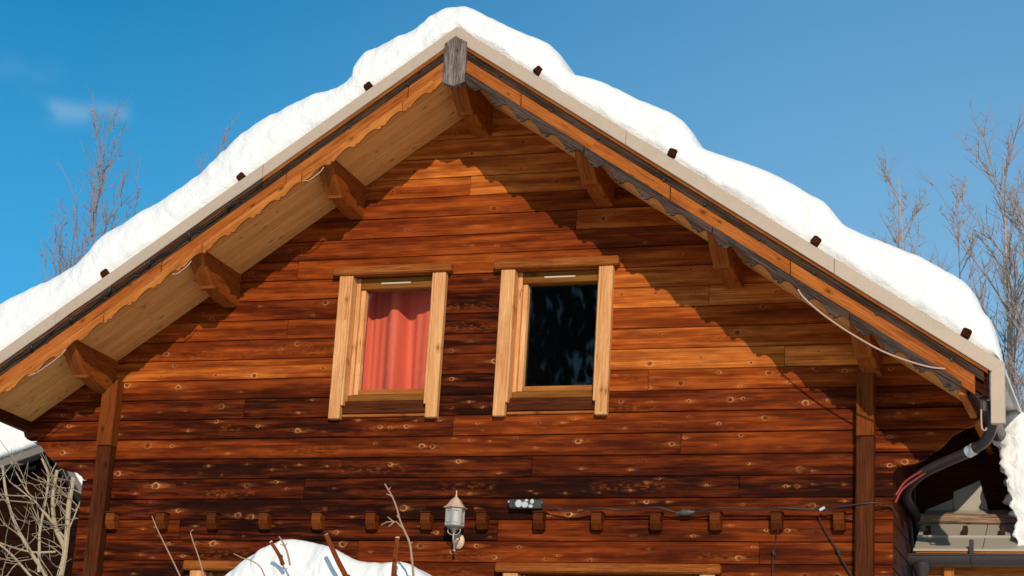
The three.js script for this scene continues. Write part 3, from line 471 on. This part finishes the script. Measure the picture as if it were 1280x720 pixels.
// socket strip, its cord
{
  const S = thing('socket_strip', 'dark grey multi socket strip lying along the joist ends', 'power strip', [0.61, 4.785, 0.06]); S.rotation.z = -0.02;
  const dk = new THREE.MeshStandardMaterial({ roughness: 0.5 }); dk.color.setRGB(0.045, 0.045, 0.04); const lt = new THREE.MeshStandardMaterial({ roughness: 0.45 }); lt.color.setRGB(0.5, 0.5, 0.46);
  part('body', cbox(0.285, 0.078, 0.055, 0.008), dk, S);
  for (const [x, y, r, sx] of [[-0.055, 0, 0.032, 0.9], [0.0, -0.008, 0.026, 1.1], [0.062, 0.02, 0.02, 0.8], [0.052, -0.02, 0.014, 1.4], [0.012, 0.028, 0.01, 1.4]]) { const g = new THREE.CylinderGeometry(r, r, 0.008, 18); g.rotateX(Math.PI / 2); g.scale(sx, 1, 1); g.translate(x, y, 0.03); part('socket', g, lt, S); }
  for (const x of [-0.148, 0.135]) { const g = new THREE.SphereGeometry(0.011, 10, 8); g.translate(x, 0.016, 0.012); part('lug', g, lt, S); }
  const band = []; for (let i = 0; i < 4; i++) { const g = cbox(0.004, 0.08, 0.06, 0.001); g.translate(-0.125 + i * 0.014, 0, 0); band.push(g); } part('rib', mergeGeometries(band), M.black, S);
}
const cordM = new THREE.MeshStandardMaterial({ roughness: 0.5 }); cordM.color.setRGB(0.03, 0.016, 0.012);
{
  const C = thing('power_cord', 'dark electric cord looping along the row of joist ends', 'cord');
  part('cable', smoothTube([[0.74, 4.78, 0.075], [0.85, 4.752, 0.10], [1.06, 4.714, 0.09], [1.2, 4.74, 0.11], [1.3, 4.738, 0.115], [1.467, 4.730, 0.085], [1.7, 4.746, 0.112], [1.78, 4.744, 0.112], [1.9, 4.712, 0.08], [1.97, 4.706, 0.07], [2.1, 4.72, 0.085], [2.22, 4.742, 0.112], [2.3, 4.744, 0.11], [2.6, 4.735, 0.09], [2.74, 4.742, 0.112], [2.95, 4.734, 0.09], [3.1, 4.727, 0.085], [3.23, 4.75, 0.11], [3.33, 4.76, 0.12], [3.44, 4.772, 0.126], [3.53, 4.782, 0.1], [3.61, 4.775, 0.05], [3.655, 4.74, 0.0], [3.66, 4.70, -0.06]], 0.007, 200, 7), cordM, C);
  const pl = new THREE.LatheGeometry([[0, -0.085], [0.012, -0.08], [0.016, -0.04], [0.026, -0.035], [0.027, 0.03], [0.018, 0.04], [0.012, 0.085], [0, 0.088]].map(p => new THREE.Vector2(...p)), 12); pl.rotateZ(Math.PI / 2 + 0.05); pl.translate(1.985, 4.712, 0.07); const pm = new THREE.MeshStandardMaterial({ roughness: 0.45 }); pm.color.setRGB(0.07, 0.06, 0.06); part('connector', pl, pm, C);
  const cl = cbox(0.05, 0.022, 0.02, 0.004); cl.rotateZ(0.5); cl.translate(3.10, 4.735, 0.1); part('clip', cl, M.alu, C);
  part('spare_loop', smoothTube([[3.1, 4.727, 0.085], [3.16, 4.70, 0.06], [3.3, 4.665, 0.03], [3.345, 4.66, 0.02]], 0.005, 20, 6), cordM, C);
}
tagged('hanging_cord', smoothTube([[3.02, 6.33, 0.86], [3.05, 6.28, 0.872], [3.165, 6.165, 0.875], [3.323, 6.038, 0.88], [3.511, 5.91, 0.882], [3.695, 5.803, 0.88], [3.908, 5.716, 0.876], [4.059, 5.672, 0.872], [4.16, 5.66, 0.868]], 0.0075, 60, 7), M.cordPink, 'pale pinkish cord sagging below the grey scalloped valance', 'cord');
tagged('red_cable', mergeGeometries([smoothTube([[3.67, 4.86, 0.02], [3.74, 4.96, 0.03], [3.86, 5.03, 0.07], [4.05, 5.10, 0.18], [4.3, 5.19, 0.3]], 0.009, 40, 6), smoothTube([[3.665, 4.80, 0.02], [3.72, 4.90, 0.03], [3.85, 4.99, 0.06], [3.98, 5.05, 0.14]], 0.008, 30, 6)]), M.red, 'red cables bent round the corner under the swan neck downpipe', 'cable');
tagged('pipe_hook', smoothTube([[4.41, 5.37, 0.74], [4.412, 5.26, 0.745], [4.42, 5.215, 0.75], [4.44, 5.205, 0.755], [4.452, 5.225, 0.76]], 0.007, 30, 6), M.cordPink, 'small pale wire hook below the grey hanger board', 'hook');
// string of lights tacked under the metal edge of the left slope
{
  const F = thing('light_string', 'dark thin string of lights tacked under the left roof edge', 'light string');
  const R = mulberry(8); for (const dc of [8.665, 8.625]) { const pts = []; for (let x = 1.7; x < 4.5; x += 0.16) pts.push([-x, dc - m * x + (R() - 0.5) * 0.022, 0.862 + R() * 0.008]); part('wire', smoothTube(pts, 0.0065, 120, 6), M.black, F); }
  for (let i = 0; i < 7; i++) { const x = 2.0 + i * 0.36; const g = new THREE.LatheGeometry([[0, -0.035], [0.012, -0.03], [0.015, -0.005], [0.01, 0.008], [0.01, 0.03], [0, 0.032]].map(p => new THREE.Vector2(...p)), 8); g.rotateZ(R() * 1.2 - 0.6); g.translate(-x, 8.63 - m * x, 0.872); part('bulb', g, M.black, F); }
}
// loops of cord that show where the purlins meet the valance
for (const [x, lb] of [[-1.22, 'short pale cord loop below the valance at the left purlin nearest the ridge'], [-2.4, 'short pale cord loop below the valance at the middle left purlin'], [-3.62, 'long pale cord loop below the valance at the left purlin above the corner post']]) { const l = x < -3 ? 0.34 : 0.17, y = 8.352 - m * Math.abs(x); tagged('cord_loop', smoothTube([[x - l / 2, y - m * l / 2 - 0.0, 0.865], [x - l / 4, y - m * l / 4 - 0.03, 0.868], [x, y - 0.032, 0.868], [x + l / 3, y + m * l / 3 - 0.025, 0.866], [x + l / 2, y + m * l / 2 + 0.0, 0.862]], 0.0052, 24, 6), M.cordPink, lb, 'cord'); }

// ================================================================ annex and its snow, right of the house
{
  const A = thing('annex', 'low lean-to with beige sheet metal roof beside the timber house', 'building', [0, 0, 0]);
  const zE = -0.62, yE = 4.53, sl = 0.66, X0 = 3.72, X1 = 11;
  // roof panels, each standing-seam sheet a piece
  const th = Math.atan(sl), len = 0.82;
  const rf = sub('roof', A);
  for (let i = 0; i < 13; i++) { const w = 0.55, x = X0 + i * w + w / 2; const g = cbox(w - 0.006, 0.02, len, 0.004, [0, 0, 1], 1, 1); const o = part('roof_sheet', g, M.roofMetal, rf); o.rotation.x = th; o.position.set(x, yE + Math.sin(th) * len / 2, zE - Math.cos(th) * len / 2); }
  part('lap_sheet', box3(X0, X1, yE + 0.135, yE + 0.16, zE - 0.24, zE - 0.19, 0.004), M.roofMetal, A);
  // dark boards stand in for eave shade, two beige sheets cut to the sunlit patch
  const bd = sub('shade_boarding', A); for (let i = 0; i < 7; i++) part('plank', box3(X0 - 0.08, X1, 4.9 + i * 0.11, 5.006 + i * 0.11, -1.36, -1.33, 0.006), M.dark, bd);
  part('sun_patch_sheet', prism([[3.74, 4.9], [3.955, 4.9], [3.955, 5.09], [3.74, 5.0]], -1.328, -1.316, 0.003, [0, 1, 0], 1, 1), M.roofMetal, A); part('sun_patch_sheet', prism([[3.96, 4.9], [4.27, 4.9], [4.235, 5.06], [4.205, 5.15], [4.18, 5.25], [4.1, 5.21], [3.96, 5.15]], -1.326, -1.312, 0.003, [0, 1, 0], 1, 1), M.roofMetal, A);
  part('edge_sheet', box3(X0, X1, yE - 0.01, yE + 0.012, zE - 0.02, zE + 0.02, 0.004), M.flashing, A);
  // snow guard log on brackets
  const logM = wood(setGrey, 0.75, 0.005, [2.4, 1.85, 1.4]);
  const pts = []; for (let i = 0; i <= 24; i++) pts.push(new THREE.Vector3(mix(X0 - 0.05, X1, i / 24), yE + 0.335 + 0.008 * Math.sin(i * 2.1), zE - 0.44)); const lp = []; tubeSoup(lp, pts, 0.05, 0.05, 10); part('guard_log', uvAlong(soup(lp), [1, 0, 0], 2, 0.5), logM, A);
  for (let i = 0; i < 12; i++) { const x = X0 + 0.09 + i * 0.3; const o = part('snow_hook', cbox(0.04, 0.06, 0.09, 0.006), M.weather, A); o.position.set(x, yE + 0.2, zE - 0.22); o.rotation.x = 0.6; }
  for (let i = 0; i < 5; i++) { const x = X0 + 0.47 + i * 0.9; const o = part('clip', cbox(0.035, 0.12, 0.02, 0.004), M.gutter, A); o.position.set(x, yE + 0.02, zE + 0.05); }
  const sh = []; for (let i = 0; i <= 14; i++) { const a = Math.PI * 0.95 + i / 14 * Math.PI * 1.1; sh.push(new THREE.Vector2(0.075 * Math.cos(a), 0.075 * Math.sin(a))); } for (let i = 14; i >= 0; i--) { const a = Math.PI * 0.95 + i / 14 * Math.PI * 1.1; sh.push(new THREE.Vector2(0.069 * Math.cos(a), 0.069 * Math.sin(a))); }
  const gg = new THREE.ExtrudeGeometry(new THREE.Shape(sh), { depth: X1 - X0, bevelEnabled: false }); gg.rotateY(Math.PI / 2); gg.translate(X0 - 0.02, 4.455, zE + 0.09); part('gutter', gg, M.gutter, A);
  const bead = new THREE.CylinderGeometry(0.012, 0.012, X1 - X0, 8); bead.rotateZ(Math.PI / 2); bead.translate((X0 + X1) / 2 - 0.02, 4.468, zE + 0.163); part('gutter_bead', bead, M.gutter, A);
  const fn = new THREE.LatheGeometry([[0.08, 0.0], [0.075, -0.04], [0.05, -0.1], [0.045, -0.12], [0.045, -2.4]].map(p => new THREE.Vector2(...p)), 16); fn.translate(3.80, 4.41, zE + 0.09); part('downpipe', fn, M.gutter, A);
  for (const x of [4.2, 5.1]) { const g = new THREE.TorusGeometry(0.078, 0.006, 6, 20, Math.PI); g.rotateZ(Math.PI); g.rotateY(Math.PI / 2); g.translate(x, 4.455, zE + 0.09); part('gutter_bracket', g, M.black, A); }
  part('gutter_board', box3(X0 + 0.02, X1, 4.405, 4.516, zE - 0.017, zE + 0.012, 0.004), M.orange, A);
  part('eave_beam', box3(X0 + 0.05, X1, 4.27, 4.50, zE - 0.1, zE - 0.02, 0.006), M.orange, A);
  for (let i = 0; i < 8; i++) part('rafter_end', box3(X0 + 0.25 + i * 0.8, X0 + 0.33 + i * 0.8, 4.30, 4.40, zE - 0.018, zE + 0.05, 0.006), M.orange, A);
  const wm = new THREE.MeshStandardMaterial({ roughness: 0.85, map: metalTex }); wm.color.setRGB(0.7, 0.58, 0.42);
  part('wall', box3(X0 + 0.05, X1, 1.8, 4.268, zE - 0.3, zE - 0.12, 0.01), wm, A);
}
// snow heap on the annex roof
{
  const top = [[4.62, 4.56], [4.58, 4.64], [4.60, 4.70], [4.53, 4.76], [4.55, 4.84], [4.48, 4.90], [4.51, 4.97], [4.45, 5.05], [4.49, 5.12], [4.47, 5.2], [4.43, 5.27], [4.46, 5.34], [4.43, 5.4], [4.41, 5.5], [4.40, 5.62], [4.43, 5.72], [4.50, 5.75], [4.6, 5.71], [4.8, 5.62], [5.05, 5.55], [5.4, 5.5], [6, 5.5], [7, 5.45], [8.5, 5.4], [10.9, 5.3], [11, 5.0]];
  const g = snowSheet(top, (x, y) => [Math.min(10.9, Math.max(x + 0.03, 4.55)), 4.55], -0.66, -0.95, -2.2, 29, 0.05, 520, 44, 16, false, 0.22);
  tagged('annex_snow', g, M.snow, 'deep broken edged snow bank piled on the metal lean-to roof', 'snow');
}

// ================================================================ trees
function tree(name, label, x, z, h, seed, o = {}) {
  const { r0 = 0.11, bare = 0.2, n = 30, up = 0.75, len = 0.22, twig = 5, lean = 0, mat = M.bark, mat2 = M.twig, group, forks = 1, y = groundY(x, z) - 0.05 } = o;
  const T = thing(name, label, 'tree', [x, y, z], group), R = mulberry(seed), tr = [], br = [];
  const grow = (p, d, L, r, arr, depth, seg = 6, wob = 0.12) => { const pts = [p.clone()], dd = d.clone(); for (let i = 0; i < seg; i++) { dd.x += (R() - 0.5) * wob; dd.z += (R() - 0.5) * wob; dd.y += (R() - 0.35) * wob * 0.8; dd.normalize(); pts.push(pts[i].clone().addScaledVector(dd, L / seg)); } tubeSoup(arr, pts, r, r * (depth < 1 ? 0.1 : 0.25), depth < 1 ? 7 : depth < 2 ? 5 : 4); return pts; };
  for (let f = 0; f < forks; f++) {
    const d0 = new THREE.Vector3(lean + (forks > 1 ? (R() - 0.5) * 0.5 : (R() - 0.5) * 0.06), 1, (R() - 0.5) * 0.1).normalize(), hh = h * (forks > 1 ? 0.75 + R() * 0.25 : 1);
    const tk = grow(new THREE.Vector3((forks > 1 ? (f / forks - 0.5) * 0.3 : 0), 0, 0), d0, hh, r0 * (forks > 1 ? 0.8 : 1), tr, 0, 14, 0.035);
    for (let i = 0; i < n; i++) {
      const q = mix(bare, 0.98, (i + R()) / n), ix = q * 14, a = tk[Math.floor(ix)], b = tk[Math.min(14, Math.floor(ix) + 1)], p = a.clone().lerp(b, ix % 1);
      const az = R() * 6.283, upv = up + (R() - 0.5) * 0.3, d = new THREE.Vector3(Math.cos(az), upv * 1.6, Math.sin(az)).normalize(), L = hh * len * (1.15 - 0.85 * q) * (0.6 + 0.8 * R());
      const r = r0 * 0.42 * (1.1 - q) + 0.008, bp = grow(p, d, L, r, br, 1, 7, 0.22);
      for (let k = 0; k < twig; k++) { const s = 1 + Math.floor(R() * 6), pp = bp[s], a2 = R() * 6.283, d2 = bp[s + 1].clone().sub(bp[s]).normalize().multiplyScalar(1.1).add(new THREE.Vector3(Math.cos(a2), 0.35 + R() * 0.4, Math.sin(a2)).multiplyScalar(0.75)).normalize(); const L2 = L * (0.22 + 0.3 * R()), tp = grow(pp, d2, L2, r * 0.35 + 0.004, br, 2, 4, 0.3);
        for (let w = 0; w < 3; w++) { const s3 = 1 + Math.floor(R() * 3), a3 = R() * 6.283; grow(tp[s3], new THREE.Vector3(Math.cos(a3), 0.7, Math.sin(a3)).normalize(), L2 * (0.25 + 0.3 * R()), 0.0055, br, 2, 2, 0.3); } }
    }
  }
  part('trunk', soup(tr), mat, T); part('crown', soup(br), mat2, T); return T;
}
const barkTex = dataTex(256, 256, noiseSet(17, 256, 256, (x, y, s) => { const n = 0.7 + 0.5 * (fbm(x * 10, y * 24, s, 3) - 0.5); return [n, n, n]; }), true);
M.bark = new THREE.MeshStandardMaterial({ roughness: 0.9 }); M.bark.color.setRGB(0.30, 0.21, 0.165);
M.twig = new THREE.MeshStandardMaterial({ roughness: 0.9 }); M.twig.color.setRGB(0.33, 0.235, 0.19);
M.barkPale = new THREE.MeshStandardMaterial({ roughness: 0.85 }); M.barkPale.color.setRGB(0.46, 0.335, 0.2);
M.twigPale = new THREE.MeshStandardMaterial({ roughness: 0.85 }); M.twigPale.color.setRGB(0.34, 0.24, 0.155);
M.twigBlue = new THREE.MeshStandardMaterial({ roughness: 0.9 }); M.twigBlue.color.setRGB(0.27, 0.2, 0.185);
const gl = 'bare slender trees behind the left roof slope', gr2 = 'bare trees behind the right eave';
tree('slender_tree', 'tallest bare upright tree beyond the left roof slope', -15.55, -20.2, 14.4, 201, { r0: 0.07, up: 1.9, n: 52, len: 0.26, twig: 6, mat: M.twigBlue, mat2: M.twigBlue, group: gl });
tree('slender_tree', 'bare upright tree just down slope of the tallest one', -16.1, -20.1, 12.0, 202, { r0: 0.055, up: 1.7, n: 50, len: 0.25, twig: 6, mat: M.twigBlue, mat2: M.twigBlue, group: gl });
tree('slender_tree', 'thin bare sapling near the lower end of the left roof slope', -16.6, -19.7, 11.2, 203, { r0: 0.05, up: 1.6, n: 38, len: 0.24, twig: 5, mat: M.twigBlue, mat2: M.twigBlue, group: gl });
tree('slender_tree', 'thin sparse bare tree nearest the ridge on the left', -14.15, -21.2, 15.0, 204, { r0: 0.05, up: 2.2, n: 40, len: 0.17, twig: 4, forks: 1, mat: M.twigBlue, mat2: M.twigBlue, group: gl });
tree('slender_tree', 'low bare tree between the tallest and the sparse one', -14.75, -21.0, 13.0, 205, { r0: 0.045, up: 1.6, n: 40, len: 0.26, twig: 5, mat: M.twigBlue, mat2: M.twigBlue, group: gl });
tree('bare_tree', 'tall pale trunked bare tree beside the right eave', 2.72, -21.4, 13.6, 211, { r0: 0.1, up: 0.9, n: 52, len: 0.28, twig: 8, mat: M.barkPale, group: gr2 });
tree('bare_tree', 'bare tree with straight trunk rising over the right snow slope', 1.1, -23.2, 13.8, 212, { r0: 0.085, up: 0.9, n: 44, len: 0.18, twig: 7, mat: M.barkPale, group: gr2 });
tree('bare_tree', 'thin bare tree highest up the right snow slope', 0.55, -24.2, 13.8, 213, { r0: 0.06, up: 1.2, n: 34, len: 0.11, twig: 5, group: gr2 });
tree('bare_tree', 'thin reddish bare tree between two pale trunks on the right', 1.6, -25.0, 14.2, 214, { r0: 0.06, up: 1.1, n: 44, len: 0.15, twig: 7, group: gr2 });
tree('bare_tree', 'bushy bare tree leaning out past the right eave', 3.3, -20.0, 12.4, 215, { r0: 0.08, up: 1.0, n: 56, len: 0.22, twig: 8, mat: M.barkPale, group: gr2 });
tree('slender_tree', 'lowest bare sapling at the left where the roof snow begins', -17.1, -19.4, 10.3, 206, { r0: 0.04, up: 1.6, n: 30, len: 0.24, twig: 5, mat: M.twigBlue, mat2: M.twigBlue, group: gl });
// many-stemmed shrub by the corner
{
  const T = thing('bare_shrub', 'pale many stemmed bare shrub left of the house corner', 'shrub', [0, 0, 0]), R = mulberry(77), st = [], tw = [];
  const stems = [
    [[[-8.90, 1.99, -8.56], [-8.86, 4.20, -8.51], [-8.84, 5.47, -8.48], [-8.78, 5.80, -8.46], [-8.90, 6.11, -8.34], [-8.94, 6.47, -8.25], [-8.90, 6.88, -8.20]], 0.0625, 0.0325], [[[-8.84, 5.37, -8.50], [-8.80, 5.64, -8.48], [-8.77, 6.02, -8.44], [-8.76, 6.40, -8.38], [-8.71, 6.80, -8.33]], 0.0562, 0.0450],
    [[[-8.90, 5.11, -8.46], [-8.99, 5.46, -8.39], [-9.16, 5.73, -8.25], [-9.36, 6.11, -8.07], [-9.46, 6.47, -7.92], [-9.52, 6.87, -7.82]], 0.0450, 0.0225], [[[-9.07, 5.50, -8.33], [-9.08, 5.76, -8.30], [-9.08, 6.03, -8.25], [-9.02, 6.46, -8.20], [-8.99, 6.79, -8.14], [-9.07, 7.01, -8.05]], 0.0325, 0.0175],
    [[[-8.89, 5.79, -8.40], [-9.16, 5.76, -8.25], [-9.52, 5.84, -8.01], [-9.88, 6.02, -7.78]], 0.0225, 0.0100], [[[-8.91, 6.15, -8.30], [-9.09, 6.38, -8.14], [-9.26, 6.61, -8.01], [-9.43, 6.93, -7.86]], 0.0225, 0.0088], [[[-8.80, 5.99, -8.43], [-9.04, 6.33, -8.18], [-9.36, 6.62, -7.94]], 0.0200, 0.0088], [[[-8.77, 6.02, -8.42], [-8.67, 6.35, -8.44], [-8.63, 6.49, -8.44]], 0.0175, 0.0075], [[[-9.09, 5.37, -8.30], [-9.36, 5.70, -8.04], [-9.62, 5.96, -7.78], [-9.74, 6.41, -7.65]], 0.0250, 0.0100], [[[-8.96, 4.20, -8.43], [-9.48, 5.37, -8.04], [-9.68, 6.02, -7.91], [-9.62, 6.67, -7.78]], 0.0375, 0.0125],
  ];
  for (const [pts, r0, r1] of stems) {
    const c = new THREE.CatmullRomCurve3(pts.map(V)).getPoints(22); tubeSoup(st, c, r0 * 0.72, r1 * 0.72, 8);
    for (let i = 0; i < 6; i++) { const p = c[4 + Math.floor(R() * 18)]; if (p.y < 4.6) continue; let q = p.clone(); const d = new THREE.Vector3(-0.75 + R() * 1.2, (R() - 0.35) * 1.2, R() - 0.3).normalize(), L = 0.3 + R() * 0.7, pp = [q.clone()]; for (let k = 0; k < 6; k++) { d.x += (R() - 0.5) * 0.5; d.y += (R() - 0.42) * 0.5; d.z += (R() - 0.5) * 0.4; d.normalize(); q = q.clone().addScaledVector(d, L / 6); pp.push(q); } tubeSoup(tw, pp, 0.0095, 0.0035, 5); for (let w = 0; w < 2; w++) { const s0 = pp[1 + Math.floor(R() * 5)], d2 = new THREE.Vector3(R() - 0.6, R() - 0.35, R() - 0.4).normalize(); tubeSoup(tw, [s0, s0.clone().addScaledVector(d2, 0.05 + R() * 0.06), s0.clone().addScaledVector(d2.add(new THREE.Vector3(0, 0.3, 0)).normalize(), 0.16 + R() * 0.2)], 0.005, 0.003, 4); } }
  }
  part('trunk', soup(st), M.barkPale, T); part('crown', soup(tw), M.twigPale, T);
}

// ================================================================ neighbouring house, left
{
  const N = thing('neighbour_house', 'dark timber house with snowy roof behind the bare shrub', 'house', [-12.6, 1.5, -14.0]); N.rotation.y = 0.62;
  const ap = 6.85;
  for (let i = 0; i < 22; i++) { const y0 = 3.6 + i * 0.15, y1 = y0 + 0.146; const l = -(ap - y1) / 0.52, r = (ap - y1) / 1.35; if (r < 0.02) continue; part('plank', box3(Math.max(-5, l), Math.min(2.2, r), y0, y1, -0.04, 0, 0.005), M.nightWood, N); }
  const wl = new THREE.MeshStandardMaterial({ roughness: 0.9, map: metalTex }); wl.color.setRGB(0.45, 0.33, 0.25); part('lower_wall', box3(-5, 2.1, 0, 3.58, -6, 0.02, 0.02), wl, N);
  part('core', prism([[-5, 3.59], [2.0, 3.59], [2.0, 4.1], [0, ap - 0.05], [-5, ap - 2.65]], -6, -0.05, 0), M.interior, N);
  const rm = metal([0.16, 0.12, 0.1], 0.6);
  part('roof', prism([[-5.6, ap - 2.85], [0, ap + 0.03], [2.5, ap - 3.3], [2.56, ap - 3.22], [0, ap + 0.17], [-5.6, ap - 2.7]].reverse(), -6.3, 0.6, 0.01), rm, N);
  const brick = new THREE.MeshStandardMaterial({ roughness: 0.9 }); brick.color.setRGB(0.4, 0.16, 0.08); part('window_surround', box3(-1.6, -0.3, 2.6, 3.5, 0.021, 0.06, 0.01), brick, N); part('shutter', box3(-1.45, -0.75, 2.65, 3.35, 0.061, 0.08, 0.005), M.alu, N);
  const st = [[-5.7, ap - 2.75], [-5.6, ap - 2.2], [-4, ap - 1.35], [-2.5, ap - 0.55], [-1.2, ap + 0.32], [-0.4, ap + 0.62], [0.05, ap + 0.5], [0.5, ap - 0.2], [1.2, ap - 1.15], [2.0, ap - 2.3], [2.5, ap - 3.1], [2.56, ap - 3.2]];
  const g = snowSheet(st, (x, y) => [x, x < 0 ? ap + 0.165 + x * 0.51 : ap + 0.165 - x * 1.322], 0.62, 0.35, -6.2, 44, 0.03, 120, 10, 10);
  const o = tagged('neighbour_roof_snow', g, M.snow, 'snow lying on the roof of the dark neighbouring house', 'snow'); o.position.copy(N.position); o.rotation.copy(N.rotation);
}

// ================================================================ snow mound with cut stems in front
const moundTop = [[-2.2, 1.7], [-1.5, 2.7], [-0.9, 3.45], [-0.609, 3.704], [-0.345, 3.877], [-0.2, 3.95], [-0.106, 3.963], [0.03, 3.95], [0.15, 3.91], [0.269, 3.865], [0.36, 3.83], [0.45, 3.81], [0.633, 3.80], [0.73, 3.812], [0.79, 3.795], [0.96, 3.68], [1.3, 3.4], [1.8, 2.7], [2.5, 1.7]];
tagged('snow_mound', snowSheet(moundTop, (x, y) => [x * 1.15, 1.4], 3.34, 3.0, 1.2, 61, 0.05, 320, 60, 12), M.snow, 'rounded heap of snow with cut stems in front of the house', 'snow');
{
  const stemM = wood(setBrown, 0.6, 0.003, [2.6, 2.3, 2.2]), cutM = new THREE.MeshStandardMaterial({ roughness: 0.7 }); cutM.color.setRGB(0.6, 0.4, 0.24);
  const thinM = new THREE.MeshStandardMaterial({ roughness: 0.7 }); thinM.color.setRGB(0.36, 0.2, 0.12);
  const dirOf = (a, b) => V(b).sub(V(a)).normalize();
  const stems = [
    ['cut_stem', 'thick sawn off reddish stem leaning out of the snow mound', [[0.50, 3.5, 3.3], [0.475, 3.62, 3.37], [0.405, 3.75, 3.41], [0.32, 3.922, 3.45]], 0.021, 0.016],
    ['cut_stem', 'upright sawn off stem beside the long curved twig', [[0.80, 3.5, 3.3], [0.805, 3.63, 3.37], [0.82, 3.75, 3.41], [0.843, 3.902, 3.45]], 0.019, 0.015],
    ['cut_stem', 'short dark sawn off stub near the top of the snow mound', [[-0.05, 3.74, 3.3], [-0.06, 3.8, 3.36], [-0.10, 3.875, 3.42]], 0.015, 0.012],
  ];
  for (const [n, lb, pts, r0, r1] of stems) { const T = thing(n, lb, 'stem', [0, 0, 0], 'cut stems in the snow mound'); const p = []; const c = new THREE.CatmullRomCurve3(pts.map(V)).getPoints(10); tubeSoup(p, c, r0, r1, 9); const R = mulberry(pts.length * 7); part('bark', uvAlong(soup(p), [0, 1, 0], 1, 0.3), stemM, T); const e = c[c.length - 1], d = dirOf(c[c.length - 2].toArray(), e.toArray()); const g = new THREE.CylinderGeometry(r1 * 0.98, r1 * 0.98, 0.004, 10); g.rotateX(0.35); g.applyQuaternion(new THREE.Quaternion().setFromUnitVectors(new THREE.Vector3(0, 1, 0), d)); g.translate(e.x, e.y + 0.001, e.z); part('cut_end', g, cutM, T); const kn = new THREE.IcosahedronGeometry(r0 * 1.1, 1); const q = c[4]; kn.scale(1, 0.8, 1); kn.translate(q.x + r0 * 0.5, q.y, q.z); part('knob', kn, stemM, T); }
  const twigs = [
    ['long curved twig with side shoots rising beside the wall lantern', [[0.985, 3.6, 3.45], [0.979, 3.744, 3.5], [0.953, 3.86, 3.5], [0.91, 3.94, 3.5], [0.872, 4.013, 3.5], [0.84, 4.1, 3.5], [0.801, 4.176, 3.5], [0.743, 4.259, 3.5]], 0.0085, [[[0.90, 3.955, 3.5], [0.85, 4.0, 3.51], [0.787, 3.997, 3.52], [0.748, 3.975, 3.52]], [[0.84, 4.0, 3.51], [0.80, 3.965, 3.52]], [[0.83, 4.0, 3.51], [0.79, 4.03, 3.52]], [[0.80, 4.176, 3.5], [0.765, 4.19, 3.51]], [[0.775, 4.215, 3.5], [0.79, 4.235, 3.51]], [[0.958, 3.85, 3.5], [0.972, 3.865, 3.5]], [[0.87, 4.02, 3.5], [0.845, 4.045, 3.5]]]],
    ['straight pale shoot leaning left in front of dark boards', [[-0.66, 3.52, 3.5], [-0.725, 3.623, 3.5], [-0.86, 3.83, 3.5], [-0.94, 3.95, 3.5], [-0.991, 4.041, 3.5]], 0.006, []],
    ['thin hooked shoot between the straight one and the mound', [[-0.51, 3.55, 3.5], [-0.542, 3.624, 3.5], [-0.6, 3.76, 3.5], [-0.66, 3.88, 3.5], [-0.678, 3.93, 3.5], [-0.66, 3.945, 3.5]], 0.0055, []],
    ['tiny budded twig just behind the short stub', [[0.05, 3.72, 3.4], [0.043, 3.80, 3.45], [0.02, 3.86, 3.48], [-0.005, 3.9, 3.5]], 0.0085, [[[0.03, 3.83, 3.47], [0.05, 3.86, 3.48]], [[0.03, 3.84, 3.47], [0.0, 3.85, 3.48]]]],
    ['low bent twig lying over the left flank of the mound', [[-0.06, 3.55, 3.5], [-0.076, 3.606, 3.5], [-0.127, 3.693, 3.5], [-0.209, 3.737, 3.5], [-0.26, 3.75, 3.5], [-0.334, 3.78, 3.5]], 0.006, [[[-0.209, 3.737, 3.5], [-0.17, 3.765, 3.5]]]],
  ];
  for (const [lb, pts, r, side] of twigs) { const T = thing('twig', lb, 'twig', [0, 0, 0], 'twigs around the snow mound'), p = []; tubeSoup(p, new THREE.CatmullRomCurve3(pts.map(V)).getPoints(24), r, r * 0.55, 6); part('stem', soup(p), thinM, T); for (const s of side) { const q = []; tubeSoup(q, s.map(V), r * 0.6, r * 0.35, 5); part('side_shoot', soup(q), thinM, T); } }
  const dkm = new THREE.MeshStandardMaterial({ roughness: 0.8 }); dkm.color.setRGB(0.035, 0.016, 0.012);
  for (const [lb, pts, r, knob] of [['dark climbing stem running up to a joist end', [[2.69, 3.4, 0.03], [2.697, 4.19, 0.03], [2.705, 4.39, 0.035], [2.735, 4.52, 0.06], [2.755, 4.6, 0.12]], 0.007, [2.706, 4.39, 0.035]], ['dark knotted climbing stem slanting down beside the right post', [[3.5, 3.9, 0.03], [3.335, 4.2, 0.03], [3.235, 4.37, 0.03], [3.195, 4.45, 0.03], [3.12, 4.57, 0.03], [3.06, 4.68, 0.03]], 0.0085, [3.222, 4.41, 0.03]]]) { const T = thing('climbing_stem', lb, 'stem'), p = []; tubeSoup(p, new THREE.CatmullRomCurve3(pts.map(V)).getPoints(24), r, r * 0.6, 6); part('stem', soup(p), dkm, T); const k = new THREE.IcosahedronGeometry(r * 2, 1); k.scale(1, 2, 0.9); k.rotateZ(0.5); k.translate(...knob); part('knot', k, dkm, T); }
}

scene.traverse(o => { if (o.isMesh) { o.castShadow = true; o.receiveShadow = true; } });
renderer.render(scene, camera);
